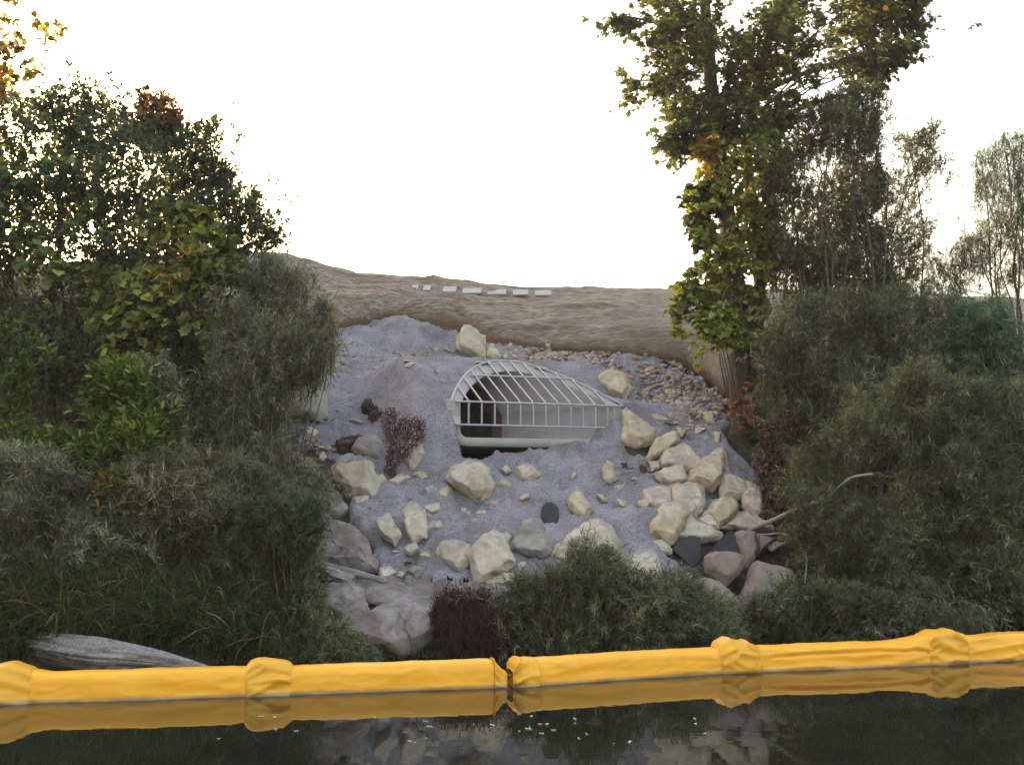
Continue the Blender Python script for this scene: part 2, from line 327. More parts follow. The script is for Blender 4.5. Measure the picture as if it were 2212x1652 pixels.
# the single rocks (outlines), needed first so that the gravel can bank up behind them
LG, BG, SG = 'limestone rocks strewn on the slope', 'brown boulders along the shore', 'small stones half buried in the gravel'
RK = [  # name, material, zoom key, outline, label, options
 ('boulder', 'eroded', 7, [(300, 200), (400, 60), (560, 30), (700, 60), (780, 130), (880, 260), (960, 370), (960, 460), (760, 470), (600, 440), (380, 420)], 'huge brown boulder with white streaks leaning above the weathered log end', BG, dict(thick=.6, lean=.9, amp=1.15, rnd=.09+.02)),
 ('boulder', 'eroded', 7, [(480, 590), (620, 555), (780, 570), (850, 650), (900, 790), (800, 850), (680, 880), (590, 830), (480, 700)], 'brown rock directly under the cut log end at the left', BG, dict(thick=.7, lean=.8, amp=1.15)),
 ('boulder', 'eroded', 7, [(820, 560), (1200, 620), (1500, 570), (1900, 545), (2010, 600), (1850, 700), (1450, 720), (1100, 730), (860, 690)], 'long flat pale brown ledge rock below the large pale cream block', BG, dict(thick=.35, lean=1.0, amp=1.15)),
 ('boulder', 'eroded', 7, [(665, 960), (860, 820), (1000, 740), (1180, 760), (1190, 960), (1210, 1090), (1180, 1130), (1050, 1090), (760, 1010)], 'whitish stained brown boulder at the waterline, left one of a cracked pair', BG, dict(thick=.7, lean=.7, amp=1.15)),
 ('boulder', 'eroded', 7, [(1000, 750), (1250, 690), (1430, 750), (1460, 970), (1390, 1010), (1280, 1100), (1225, 1100), (1175, 990)], 'brown boulder at the waterline just left of the reddish root clump', BG, dict(thick=.7, lean=.7, amp=1.15)),
 ('boulder', 'eroded', 7, [(130, -420), (420, -410), (590, -210), (700, -30), (640, 20), (420, 30), (200, -120)], 'long brown slab of rock above the huge streaked boulder, half hidden by willow', BG, dict(thick=.5, lean=1.1, amp=1.15, rnd=.09)),
 ('clod', 'clod', 4, [(820, 90), (870, 60), (900, 120), (980, 150), (1045, 230), (1020, 275), (920, 260), (880, 180), (830, 160)], 'dark brown earth clod above the red withered plant', 'dark earth clods on the gravel', dict(rnd=.1, amp=2.2)),
 ('clod', 'clod', 4, [(570, 470), (600, 400), (680, 385), (790, 385), (720, 450), (690, 540), (610, 560)], 'black lump in place of a shaded hollow left of the grey rounded rock', 'dark earth clods on the gravel', dict(rnd=.1, amp=2.0)),  # solid black lump put where a hollow lies in shade
 ('clod', 'clod', 4, [(1255, 320), (1290, 235), (1380, 250), (1420, 320), (1370, 385), (1290, 380)], 'reddish dark clod above the cream rock beside the red withered plant', 'dark earth clods on the gravel', dict(rnd=.1, amp=2.2)),
 ('concrete_block', 'block', 4, [(110, 160), (130, -20), (230, -90), (460, -110), (475, 60), (465, 195), (400, 245), (250, 210)], 'smooth grey concrete block half hidden by the left willow shrub', 'lone concrete block', dict(thick=.6, lean=.4, amp=.25, rnd=.05)),
 ('rock', 'cream', 4, [(520, 690), (700, 650), (880, 635), (905, 720), (895, 790), (955, 870), (905, 955), (700, 945), (630, 880), (560, 800)], 'large square cream rock at the left edge of the gravel', LG, {}),
 ('rock', 'cream', 4, [(710, 960), (855, 940), (850, 990), (725, 1045)], 'small cream rock tucked under the large square rock at left', LG, {}),
 ('rock', 'cream', 4, [(1150, 385), (1250, 360), (1390, 405), (1415, 580), (1330, 665), (1240, 690), (1170, 560)], 'cream rock right beside the red withered plant', LG, {}),
 ('rock', 'greyrock', 4, [(700, 510), (780, 420), (930, 400), (985, 470), (960, 590), (880, 605), (740, 565)], 'grey rounded rock left of the red withered plant', LG, {}),
 ('rock', 'cream', 4, [(920, 775), (980, 740), (1022, 790), (1015, 850), (945, 855)], 'fist sized cream rock right of the large square rock', LG, {}),
 ('rock', 'cream', 4, [(1055, 810), (1140, 740), (1235, 770), (1130, 840)], 'low flat cream rock below the foot of the red withered plant', LG, {}),
 ('rock', 'cream', 4, [(1605, 810), (1640, 690), (1780, 640), (1940, 650), (1985, 760), (2012, 850), (1990, 930), (1920, 980), (1860, 975), (1760, 905), (1640, 860)], 'big rounded cream rock with pinkish veins just below the culvert lip', LG, dict(rnd=.13)),
 ('rock', 'cream', 4, [(925, 1185), (1040, 1122), (1080, 1190), (1152, 1310), (1105, 1410), (1050, 1355), (960, 1290)], 'leaning cream rock, left one of the two upright stones', LG, dict(lean=.3)),
 ('rock', 'cream', 4, [(1175, 1090), (1270, 1008), (1370, 1085), (1402, 1270), (1390, 1325), (1285, 1385), (1235, 1310), (1190, 1190)], 'tall upright cream rock with a grey spot, standing in the gravel', LG, dict(lean=.3)),
 ('rock', 'cream', 4, [(1195, 1425), (1290, 1375), (1325, 1430), (1250, 1495), (1210, 1465)], 'small cream stone under the tall upright rock', LG, {}),
 ('rock', 'cream', 4, [(1505, 1480), (1560, 1370), (1680, 1365), (1795, 1400), (1795, 1600), (1710, 1640), (1560, 1565)], 'squat cream rock just left of the largest pale block', LG, {}),
 ('rock', 'cream', 7, [(1700, 330), (1750, 250), (1880, 155), (1950, 190), (2065, 400), (1940, 495), (1800, 550), (1755, 530), (1720, 420)], 'largest pale cream block at the bottom centre of the gravel', LG, dict(lean=.4)),
 ('rock', 'pink', 7, [(1830, 545), (2000, 470), (2095, 490), (2010, 570), (1850, 570)], 'dark undersided pinkish rock beneath the largest pale block', LG, {}),
 ('rock', 'cream', 4, [(1365, 1045), (1520, 1000), (1525, 1080), (1450, 1105), (1385, 1075)], 'cream rock half capped by gravel, right of the tall upright rock', LG, {}),
 ('rock', 'ochre', 4, [(1510, 905), (1600, 845), (1635, 880), (1590, 965), (1530, 955)], 'small ochre rock at the lower left of the veined rock', LG, {}),
 ('rock', 'brown', 1, [(1145, 1160), (1200, 1060), (1290, 1035), (1400, 1090), (1455, 1205), (1370, 1295), (1250, 1285), (1180, 1215)], 'dark brown clod sticking out of the gravel left of the culvert top', 'brown clods', dict(rnd=.14)),
 ('rock', 'cream', 1, [(1680, 890), (1770, 765), (1850, 800), (1930, 870), (1958, 1060), (1900, 1095), (1720, 980)], 'tall pale rock above the culvert under the blanket edge', LG, dict(lean=.4)),
 ('rock', 'cream', 1, [(1952, 960), (2010, 925), (2095, 1040), (2060, 1070), (1960, 1065)], 'smaller pale rock beside the tall one above the culvert', LG, {}),
 ('rock', 'ochre', 1, [(2110, 1045), (2140, 1010), (2165, 1060), (2125, 1072)], 'tiny ochre stone at the right end of the rocks above the grate', LG, {}),
 ('rock', 'cream', 5, [(1200, 310), (1240, 250), (1300, 280), (1328, 420), (1260, 450), (1208, 425)], 'small upright cream stone alone in the gravel below the culvert right end', LG, dict(lean=.3)),
 ('rock', 'ochre', 5, [(890, 610), (955, 515), (1030, 590), (1105, 700), (1020, 790), (985, 770), (890, 660)], 'almond shaped ochre rock up right of the dark hole', LG, dict(lean=.4)),
 ('rock', 'cream', 5, [(395, 325), (480, 280), (560, 320), (610, 390), (500, 445), (425, 405)], 'cream rock with dark underside, right of the veined rock', LG, {}),
 ('rock', 'pink', 5, [(255, 325), (300, 280), (348, 340), (290, 370)], 'small pinkish stone between the veined rock and its cream neighbour', LG, {}),
 ('rock', 'greyrock', 5, [(325, 1050), (430, 940), (470, 830), (550, 805), (600, 860), (700, 1000), (705, 1090), (640, 1145), (480, 1140), (355, 1095)], 'speckled dark grey rock down left of the dark hole', LG, dict(lean=.4)),
 ('rock', 'cream', 5, [(695, 1140), (830, 980), (960, 905), (1080, 800), (1225, 830), (1255, 930), (1395, 1060), (1370, 1155), (1200, 1215), (900, 1185)], 'broad cream rock behind the top twigs of the middle willow bush', LG, dict(lean=.6)),
 ('rock', 'cream', 5, [(1365, 1155), (1470, 1105), (1665, 1080), (1705, 1150), (1765, 1290), (1740, 1375), (1450, 1310)], 'cream rock behind the right half of the middle willow bush', LG, dict(lean=.6)),
 ('rock', 'pink', 5, [(250, 955), (300, 905), (355, 950), (310, 1045)], 'small pinkish stone wedged between the largest block and the speckled rock', LG, {}),
 ('rock', 'ochre', 5, [(1145, 560), (1195, 555), (1245, 630), (1195, 622)], 'thin ochre sliver right of the almond shaped rock', LG, {}),
 ('rock', 'ochre', 5, [(1335, 600), (1415, 630), (1405, 685), (1360, 660)], 'small tan stone at the crack in the gravel right of centre', LG, {}),
 ('rock', 'pink', 5, [(1640, 255), (1720, 248), (1735, 310), (1660, 335)], 'small pinkish stone at the top left of the right rock pile', LG, {}),
 ('rock', 'ochre', 3, [(490, 975), (560, 840), (680, 755), (795, 735), (790, 840), (700, 905), (545, 995)], 'slanting tan rock at the very top of the right rock pile', LG, {}),
 ('rock', 'cream', 3, [(635, 965), (660, 890), (760, 865), (850, 848), (900, 890), (950, 960), (1035, 1020), (1030, 1080), (960, 1110), (870, 1085), (700, 1045), (640, 1045)], 'broad cream rock in the upper right pile below the slanting tan rock', LG, {}),
 ('rock', 'cream', 3, [(585, 1100), (700, 1055), (830, 1020), (862, 1080), (892, 1200), (720, 1220), (645, 1185)], 'angular cream rock in the left part of the right pile, third from top', LG, {}),
 ('rock', 'cream', 3, [(475, 1265), (560, 1232), (735, 1228), (745, 1390), (640, 1435), (520, 1395)], 'cream rock at the left edge of the right pile, left of the tallest block', LG, {}),
 ('rock', 'cream', 3, [(735, 1215), (850, 1205), (980, 1200), (1035, 1270), (1030, 1400), (960, 1535), (890, 1510), (755, 1395)], 'tall cream block in the middle of the right rock pile', LG, {}),
 ('rock', 'ochre', 3, [(880, 1110), (1040, 1040), (1110, 920), (1205, 895), (1218, 990), (1200, 1190), (1110, 1270), (1045, 1235), (900, 1195)], 'tan rock with grey crust near the top right of the pile', LG, {}),
 ('rock', 'ochre', 3, [(1205, 895), (1240, 898), (1280, 1080), (1218, 1095)], 'thin tan sliver at the right of the grey crusted rock', LG, {}),
 ('rock', 'cream', 3, [(1208, 1110), (1250, 1095), (1430, 1168), (1475, 1330), (1335, 1345), (1208, 1325)], 'square cream block on the right side of the rock pile', LG, {}),
 ('rock', 'pink', 3, [(1425, 1190), (1560, 1240), (1585, 1480), (1500, 1505), (1395, 1410)], 'dull pinkish rock at the far right edge of the pile', LG, {}),
 ('rock', 'ochre', 6, [(158, 730), (200, 600), (270, 500), (400, 465), (545, 480), (555, 540), (430, 650), (405, 760), (370, 855), (280, 805), (178, 775)], 'big slanting ochre and cream rock at the lower left of the pile', LG, {}),
 ('rock', 'cream', 6, [(402, 785), (440, 660), (520, 585), (620, 650), (835, 750), (800, 805), (640, 795), (520, 770)], 'whitest rock in the pile, just above the black fabric', LG, {}),
 ('rock', 'ochre', 6, [(655, 575), (800, 448), (905, 412), (965, 470), (962, 560), (880, 645), (785, 685)], 'deep ochre rock in the middle of the right pile', LG, {}),
 ('rock', 'cream', 6, [(615, 605), (700, 548), (765, 600), (805, 700), (700, 685), (630, 640)], 'small cream rock between the whitest rock and the deep ochre one', LG, {}),
 ('rock', 'cream', 6, [(845, 685), (1000, 558), (1080, 525), (1155, 600), (1290, 680), (1290, 715), (1100, 720), (960, 690)], 'pale rock under the lower end of the grey fallen branch', LG, {}),
 ('rock', 'cream', 6, [(195, 815), (280, 798), (350, 860), (365, 930), (250, 925)], 'small cream rock left of the black fabric', LG, {}),
 ('boulder', 'brown', 6, [(965, 745), (1040, 715), (1150, 740), (1165, 880), (1130, 990), (1060, 1060), (1005, 950)], 'upright brown boulder right of the black fabric', BG, dict(amp=.5, rnd=.09+.04)),
 ('boulder', 'brown', 6, [(665, 970), (760, 918), (900, 915), (1010, 940), (1065, 1020), (1000, 1130), (870, 1230), (770, 1165), (690, 1090)], 'brown boulder under the black fabric', BG, dict(amp=.5, rnd=.09+.04, push=.12)),
 ('boulder', 'brown', 6, [(1155, 755), (1350, 790), (1240, 870), (1165, 940)], 'wedge of brown rock under the curved grey twig', BG, dict(amp=.5)),
 ('boulder', 'brown', 6, [(1015, 1340), (1060, 1180), (1100, 1060), (1160, 1012), (1330, 1040), (1480, 1115), (1505, 1250), (1420, 1350), (1260, 1460), (1060, 1450)], 'large smooth brown boulder nearest the right willow shrub', BG, dict(amp=.45, rnd=.09+.05, push=.1)),
 ('boulder', 'brown', 6, [(530, 1200), (660, 1165), (800, 1215), (980, 1355), (1055, 1465), (1000, 1560), (860, 1540), (690, 1400)], 'low sloping pinkish brown boulder right of the middle willow bush', BG, dict(amp=.45, rnd=.09+.04, lean=.9)),
 ('boulder', 'pink', 6, [(1255, 865), (1330, 818), (1425, 830), (1310, 895)], 'small pale wedge stone beside the curved grey twig', BG, {}),
 ('rock', 'ochre', 3, [(285, 530), (310, 520), (360, 600), (480, 670), (605, 735), (560, 805), (420, 865), (290, 800)], 'tan sandstone rock touching the right end of the culvert', LG, {}),
 ('rock', 'cream', 3, [(505, 560), (600, 550), (765, 625), (560, 610)], 'flat cream stone right of the culvert above the tan sandstone', LG, {}),
 ('rock', 'ochre', 3, [(38, 240), (100, 185), (180, 165), (300, 190), (352, 330), (292, 445), (180, 335), (60, 285)], 'tan rock on the slope above the right end of the grate', LG, {}),
 ('rock', 'ochre', 3, [(1040, 540), (1120, 525), (1132, 640), (1060, 625)], 'dull tan rock left of the vine covered tree foot', LG, {}),
 ('rock', 'ochre', 3, [(1140, 720), (1190, 718), (1185, 850), (1145, 835)], 'narrow tan rock below the vine covered tree foot', LG, {}),
 ('rock', 'pink', 3, [(785, 665), (880, 710), (835, 760), (800, 735)], 'small pinkish stone above the slanting tan rock of the pile', LG, {}),
 ('rock', 'pink', 3, [(1008, 935), (1060, 903), (1095, 930), (1040, 962)], 'small pale stone lying on the gravel above the grey crusted rock', LG, {}),
 ('rock', 'cream', 4, [(240, 350), (265, 310), (320, 290), (375, 340), (350, 385), (285, 390)], 'pale lump of stone beneath the concrete block', LG, {}),
 ('rock', 'cream', 4, [(400, 560), (440, 530), (462, 570), (430, 615), (400, 600)], 'small pale stone below the black hollow at left', LG, {}),
 ('rock', 'greyrock', 4, [(0 + 100, 810), (150, 785), (205, 820), (180, 865), (115, 860)], 'whitish stone among the left willow twigs', LG, {}),
 ('rock', 'pink', 5, [(410, 600), (500, 530), (515, 590), (440, 625)], 'flat tan stone mostly under gravel, left of the dark hole', LG, {}),
 ('rock', 'ochre', 5, [(900, 395), (935, 340), (955, 380), (920, 420)], 'tiny tan chip in the gravel below the middle of the culvert', LG, {}),
 ('rock', 'pink', 5, [(405, 1200), (470, 1175), (495, 1220), (440, 1270), (400, 1260)], 'small reddish stone right of the foot of the largest block', LG, {}),
]

# grey gravel poured down the bank
GP = [(585, 900), (630, 740), (720, 700), (780, 680), (835, 675), (880, 680), (930, 690), (1000, 705), (1060, 725), (1180, 732), (1300, 742), (1400, 758), (1500, 795), (1570, 850), (1580, 960), (1640, 1005), (1655, 1060), (1560, 1130), (1440, 1180), (1500, 1240), (1595, 1290), (1560, 1335), (1400, 1300), (1100, 1268), (1000, 1256), (880, 1264), (815, 1245), (795, 1180), (755, 1120), (735, 1050), (690, 980), (620, 970)]
ax_, ay_ = np.arange(-4.3, 4.6, .03), np.arange(10.1, 17.3, .03)
X, Yg = np.meshgrid(ax_, ay_, indexing='ij'); p = xyz(X, Yg, 0)
lump = .065 * fbm(p, 1.7, 3, 21) + .05 * np.abs(vn(p, 4.5, 5)) + .03 * vn(p, 9, 6) + .028 * vn(p, 20, 8)
Z = hgt(X, Yg) + .09 + lump
Z = Z - .055 * smooth(.25, .6, vn(p, 2.6, 61)) - .05 * smooth(.3, .6, vn(p, 5.5, 62)) + .045 * smooth(.2, .7, vn(p, 6.5, 63)) + .03 * smooth(.3, .7, vn(p, 12, 64)) + .012 * vn(p, 30, 65)
qx, qy = to_px(np.stack([X, Yg, Z], -1)); ins = inpoly(qx, qy, GP); ed = edgedist(qx, qy, GP) * np.where(ins, 1, -1) + 14 * vn(p, 5, 31)
Z = Z - .45 * (1 - smooth(-6, 16, ed)) - .34 * trench(X, Yg)
l_, t_ = clt(X, Yg); zt_ = np.clip(c_mid - .06 + c_sl * np.maximum(t_, 0), c_mid - .25, c_top + .06)
wl_ = smooth(-1.0, -.12, l_) * (1 - smooth(CW + .08, CW + .6, l_)) * smooth(-.42, .04, t_) * (1 - smooth(1.4, 2.4, t_))
Z = Z + wl_ * (np.maximum(Z, zt_ + .4 * lump) - Z) * np.where((l_ > .0) & (l_ < CW) & (t_ < .05), 0, 1)
for nm, mt, zk, pl, lb, gp, op in RK:
    if mt in ('brown', 'eroded') and zk != 1: continue
    P_ = np.array(Zp(zk, pl)); q0 = cast(P_[:, 0].mean(), P_[:, 1].max() - .12 * np.ptp(P_[:, 1])); wm, hm = np.ptp(P_[:, 0]) / FPX * q0[1], np.ptp(P_[:, 1]) / FPX * q0[1]
    dx, dy = X - q0[0], Yg - q0[1]
    if c_mask(q0[0], q0[1], 0): continue
    Z = Z + (.14 if P_[:, 0].min() > 1370 else .26) * hm * np.exp(-(dx / (.62 * wm)) ** 2 - ((dy - .45 * hm - .02) / (.42 * hm + .06)) ** 2)
    Z = Z - .22 * hm * np.exp(-(dx / (.5 * wm)) ** 2 - ((dy + .20) / (.10 + .12 * hm)) ** 2)
# rounded mound at the top of the gravel
mc = cast(868, 730); Z = Z + .22 * np.exp(-(((X - mc[0]) / .45) ** 2 + ((Yg - mc[1]) / .45) ** 2))
ov = cast(1187, 1127); ov[1] -= .16; _r = np.hypot(X - ov[0], (Yg - ov[1]) * .9); _z0 = hgt(ov[0], ov[1], False) + .15
Z = Z + np.exp(-(_r / .27) ** 4) * (_z0 + .95 * (Yg - ov[1]) + .25 * lump - Z)
GZ = Z
def gz(x, y):
    i = int(np.clip((x - ax_[0]) / .03, 0, len(ax_) - 1)); j = int(np.clip((y - ay_[0]) / .03, 0, len(ay_) - 1)); return float(max(GZ[i, j], hgt(x, y)))
V = np.stack([X, Yg, Z], -1).reshape(-1, 3); F = quads(len(ax_), len(ay_))
kill = c_mask(V[:, 0], V[:, 1], V[:, 2]) | (V[:, 2] < hgt(V[:, 0], V[:, 1]) - .15)
F = F[~kill[F].any(1)]
g = qmesh('gravel_bank', V, F, M['gravel'], smooth_=False); g['kind'] = 'structure'

def surf(px, py):
    """point on the gravel or soil surface seen at a photo pixel"""
    q = cast(px, py); return q
# ------------------------------------------------------------------ erosion blanket and the pale slabs on it
LE = [(-900, 690), (0, 690), (600, 728), (720, 722), (790, 712), (835, 702), (900, 712), (960, 722), (1000, 722), (1045, 742), (1090, 753), (1180, 757), (1300, 771), (1400, 781), (1480, 797), (1530, 818), (1560, 858), (1620, 862), (1700, 850), (2212, 830), (3100, 830)]
le = np.array([cast(a, b) for a, b in LE])
bx = np.arange(-10, 11, .05); ly = np.interp(bx, le[:, 0], le[:, 1]) + .05 * vn(xyz(bx, 0, 0), 2.4, 4)
tv = np.concatenate([[0, .004, .009, .015], np.linspace(.022, 1, 110)])
X = np.repeat(bx[:, None], len(tv), 1); Yg = ly[:, None] + (22.6 - ly[:, None]) * tv[None, :] ** 1.15
Yg = Yg - (.20 * np.exp(-((tv - .022) / .016) ** 2))[None, :] * (.6 + .8 * (vn(xyz(X, 0, 0), 1.6, 46) + .2)); p = xyz(X, Yg, 0); q = xyz(X * .55 + .25 * vn(p, .8, 2), Yg * 2.2, 0)
fade = smooth(0, .05, tv)[None, :]; calm = (1 - .75 * smooth(.25, .8, tv))[None, :]
fold = .11 * np.abs(vn(q, 1.0, 41)) + .055 * vn(q, 2.1, 42) + .03 * vn(xyz(X * 1.5, Yg * 6, 0), 1, 43)
roll = .20 * np.exp(-((tv - .05) / .045) ** 2)[None, :] * (.55 + .7 * (vn(xyz(X, 0, 0), 1.1, 44) + .3))
Z = hgt(X, Yg) + .05 + .15 * (1 - smooth(.15, .45, tv))[None, :] * smooth(.004, .016, tv)[None, :] + (fold * calm + roll + .05) * fade + .012 * vn(p, 9, 45) - .06 * (1 - fade)
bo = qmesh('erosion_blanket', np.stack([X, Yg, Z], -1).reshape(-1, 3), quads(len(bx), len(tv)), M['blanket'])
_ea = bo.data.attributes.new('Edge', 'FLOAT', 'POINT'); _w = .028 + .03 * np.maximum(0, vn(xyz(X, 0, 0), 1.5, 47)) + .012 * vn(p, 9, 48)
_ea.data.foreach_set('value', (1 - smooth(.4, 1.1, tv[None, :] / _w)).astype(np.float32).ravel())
tag(bo, 'tan straw erosion blanket draped wrinkled over the hillside above the culvert', 'blanket')
def bm_obj(name, bm, mat, parent=None, loc=(0, 0, 0), sm=False):
    me = bpy.data.meshes.new(name)
    if parent is None: bmesh.ops.translate(bm, verts=bm.verts, vec=-Vector(loc))
    bm.to_mesh(me); bm.free(); me.materials.append(mat)
    if sm: me.polygons.foreach_set('use_smooth', np.ones(len(me.polygons), bool))
    return link(name, me, parent, loc)
def box(bm, c, ux, uy, uz, bev=0):
    c = Vector(c); ux, uy, uz = Vector(ux), Vector(uy), Vector(uz)
    vs = [bm.verts.new(c + ux * a + uy * b + uz * d) for a in (-.5, .5) for b in (-.5, .5) for d in (-.5, .5)]
    fs = [bm.faces.new([vs[i] for i in f]) for f in ((0, 1, 3, 2), (4, 6, 7, 5), (0, 4, 5, 1), (2, 3, 7, 6), (0, 2, 6, 4), (1, 5, 7, 3))]
    bmesh.ops.recalc_face_normals(bm, faces=fs)
    if bev: bmesh.ops.bevel(bm, geom=list({e for f in fs for e in f.edges}), offset=bev, segments=2, affect='EDGES', profile=.5, clamp_overlap=True)
SL = [(896, 628, 13), (922, 629, 16), (971, 632, 30), (1019, 635, 42), (1073, 637.5, 42), (1125, 638.5, 34), (1174, 639.5, 36)]
SLL = ['smallest pale slab at the left end of the row near the hill crest', 'small pale slab second from the left end of the crest row', 'narrow faint pale slab just left of the two brightest crest slabs',
       'bright white slab, left one of the two widest near the crest', 'bright white slab, right one of the two widest near the crest', 'pale slab just right of the two brightest crest slabs', 'thin pale slab at the right end of the row near the hill crest']
for (sx_, sy_, sw), lb in zip(SL, SLL):
    ys = np.linspace(17, 21, 200); pp = at(np.full(200, sx_), np.full(200, sy_ + 2), ys); hh = hgt(pp[:, 0], ys) + .1; k = int(np.argmax(pp[:, 2] < hh)) or 150
    c0 = pp[k]; wd = sw / FPX * c0[1]; bm = bmesh.new(); sl_ = Vector((0, .88, .46)).normalized()
    box(bm, (c0[0], c0[1] + .05, c0[2] + .085), (wd, 0, .012 * wd), sl_ * .34, Vector((0, -.46, .88)) * .035, .01)
    tag(bm_obj('paving_slab', bm, M['slab'], None, tuple(c0)), lb, 'slab', 'pale slabs along the hill crest')

# ------------------------------------------------------------------ culvert with its trash grate
cul = thing('culvert', 'grey concrete culvert outlet with a bent steel bar grate, set in the gravel slope', 'culvert', tuple(cpt(CW / 2, 0, c_bot)))
def ring(inset, zb, zs, zt, rc, n=22):
    """closed (l,z) outline from bottom centre, clockwise to the left"""
    a, b = inset, CW - inset; o = [(CW / 2, zb)]
    for k in range(6): o.append((CW / 2 + (a + rc - CW / 2) * (k + 1) / 6, zb))
    for k in range(1, 7): th = k / 6 * math.pi / 2; o.append((a + rc - rc * math.sin(th), zb + rc - rc * math.cos(th)))
    for k in range(1, 5): o.append((a, zb + rc + (zs - zb - rc) * k / 4))
    for k in range(1, n): th = math.pi * k / n; o.append((CW / 2 - (b - a) / 2 * math.cos(th), zs + (zt - zs) * math.sin(th) ** 2))
    for k in range(4, 0, -1): o.append((b, zb + rc + (zs - zb - rc) * k / 4))
    for k in range(6, 0, -1): th = k / 6 * math.pi / 2; o.append((b - rc + rc * math.sin(th), zb + rc - rc * math.cos(th)))
    for k in range(6, 0, -1): o.append((CW / 2 + (b - rc - CW / 2) * k / 6, zb))
    return np.array(o)
ro = ring(0, c_bot, c_mid, c_top, .22); ri = ring(.135, c_floor, c_mid - .02, c_in, .10)
t0 = lambda z: np.maximum(0, (z - c_mid) / c_sl)
nr = len(ro)
def lay(r, t): return cpt(r[:, 0], t, r[:, 1])
to, ti = t0(ro[:, 1]), t0(ri[:, 1])
rb = ri.copy(); rb[:, 0] = .135 + (rb[:, 0] - .135) * .56; rb[:, 1] = c_floor + (rb[:, 1] - c_floor) * .95
rows = [lay(ro, 4.0), lay(ro, to + .03), lay(ro * [1, 1] + (ri - ro) * .12, to), lay(ro + (ri - ro) * .9, to + (ti - to) * .9), lay(ri, ti + .02), lay(rb, ti * 0 + 1.5)]
V = np.stack(rows, 1).reshape(-1, 3); F = quads(nr, len(rows), True)
qmesh('concrete_pipe', V, F, M['concrete'], cul, smooth_=False)
V = np.stack([lay(rb, ti * 0 + 1.48), lay(rb, ti * 0 + 3.3)], 1).reshape(-1, 3); qmesh('pipe_barrel', V, quads(nr, 2, True), M['pipe_dark'], cul, smooth_=False)
cap = lay(rb, 3.2); qmesh('added_back_wall', cap, [list(range(nr))], M['pipe_dark'], cul, smooth_=False)  # wall added inside the pipe to carry the flare lifted tone
GR = .0138
def bar_obj(name, paths, r=GR, sides=8):
    V_, F_ = tubes(np.array(paths), np.full(np.array(paths).shape[:2], r), sides); return qmesh(name, V_, F_, M['galv'], cul)
for k in range(12):
    l = (160 + 131 * k) / 1775 * CW; zo = float(c_outer(l)) + .02; tt = (zo - c_mid) / c_sl
    a = cpt(l, -.035, c_br); b = cpt(l, -.035, c_mid + .01); c = cpt(l, tt - .04, zo)
    pts = [a + (b - a) * s for s in np.linspace(0, .96, 6)] + [b + (c - b) * s for s in np.linspace(.03, 1, 9)]
    bar_obj('grate_bar', [pts])
for zr, tr, l0, l1 in ((c_br, -.055, -.02, CW + .02), (c_mid, -.055, .03, CW - .02)):
    bar_obj('grate_rail', [[cpt(l0 + (l1 - l0) * s, tr, zr) for s in np.linspace(0, 1, 12)]])
zu = c_mid + (c_top - c_mid) * .62; uu = math.sqrt(1 - .62) * CW / 2 * .97
bar_obj('grate_rail', [[cpt(CW / 2 - uu + 2 * uu * s, (zu - c_mid) / c_sl - .06, zu) for s in np.linspace(0, 1, 12)]])
th = np.linspace(.04, math.pi - .04, 30); lr = CW / 2 - CW / 2 * np.cos(th); zr = c_mid + (c_top - c_mid) * np.sin(th) ** 2 + .02
bar_obj('rim_bar', [cpt(lr, (zr - c_mid) / c_sl - .04, zr)])
for l0 in (-.02, CW + .0):
    bm = bmesh.new(); c0 = cpt(l0, .03, (c_br + c_mid) / 2 + (.02 if l0 < 0 else -.02)); hz = (c_mid - c_br) * (1.05 if l0 < 0 else .9)
    box(bm, tuple(c0), (.16 * CE[0], .16 * CE[1], 0), (.14 * CA[0], .14 * CA[1], 0), (0, 0, hz), .02); bm_obj('side_block', bm, M['concrete'], cul)
    bm = bmesh.new(); c0 = cpt(l0, -.05, c_br + .05); box(bm, tuple(c0), (.24 * CE[0], .24 * CE[1], 0), (.06 * CA[0], .06 * CA[1], 0), (0, 0, .12), .01); bm_obj('bracket', bm, M['galv'], cul)
for l0 in (.36, .7):
    tt = (float(c_outer(l0 * CW)) - c_mid) / c_sl; bm = bmesh.new(); c0 = cpt(l0 * CW, tt + .05, float(c_outer(l0 * CW)) + .03)
    box(bm, tuple(c0), (.2 * CE[0], .2 * CE[1], 0), (.1 * CA[0], .1 * CA[1], 0), (0, 0, .02), .004); bm_obj('clamp_plate', bm, M['galv'], cul)

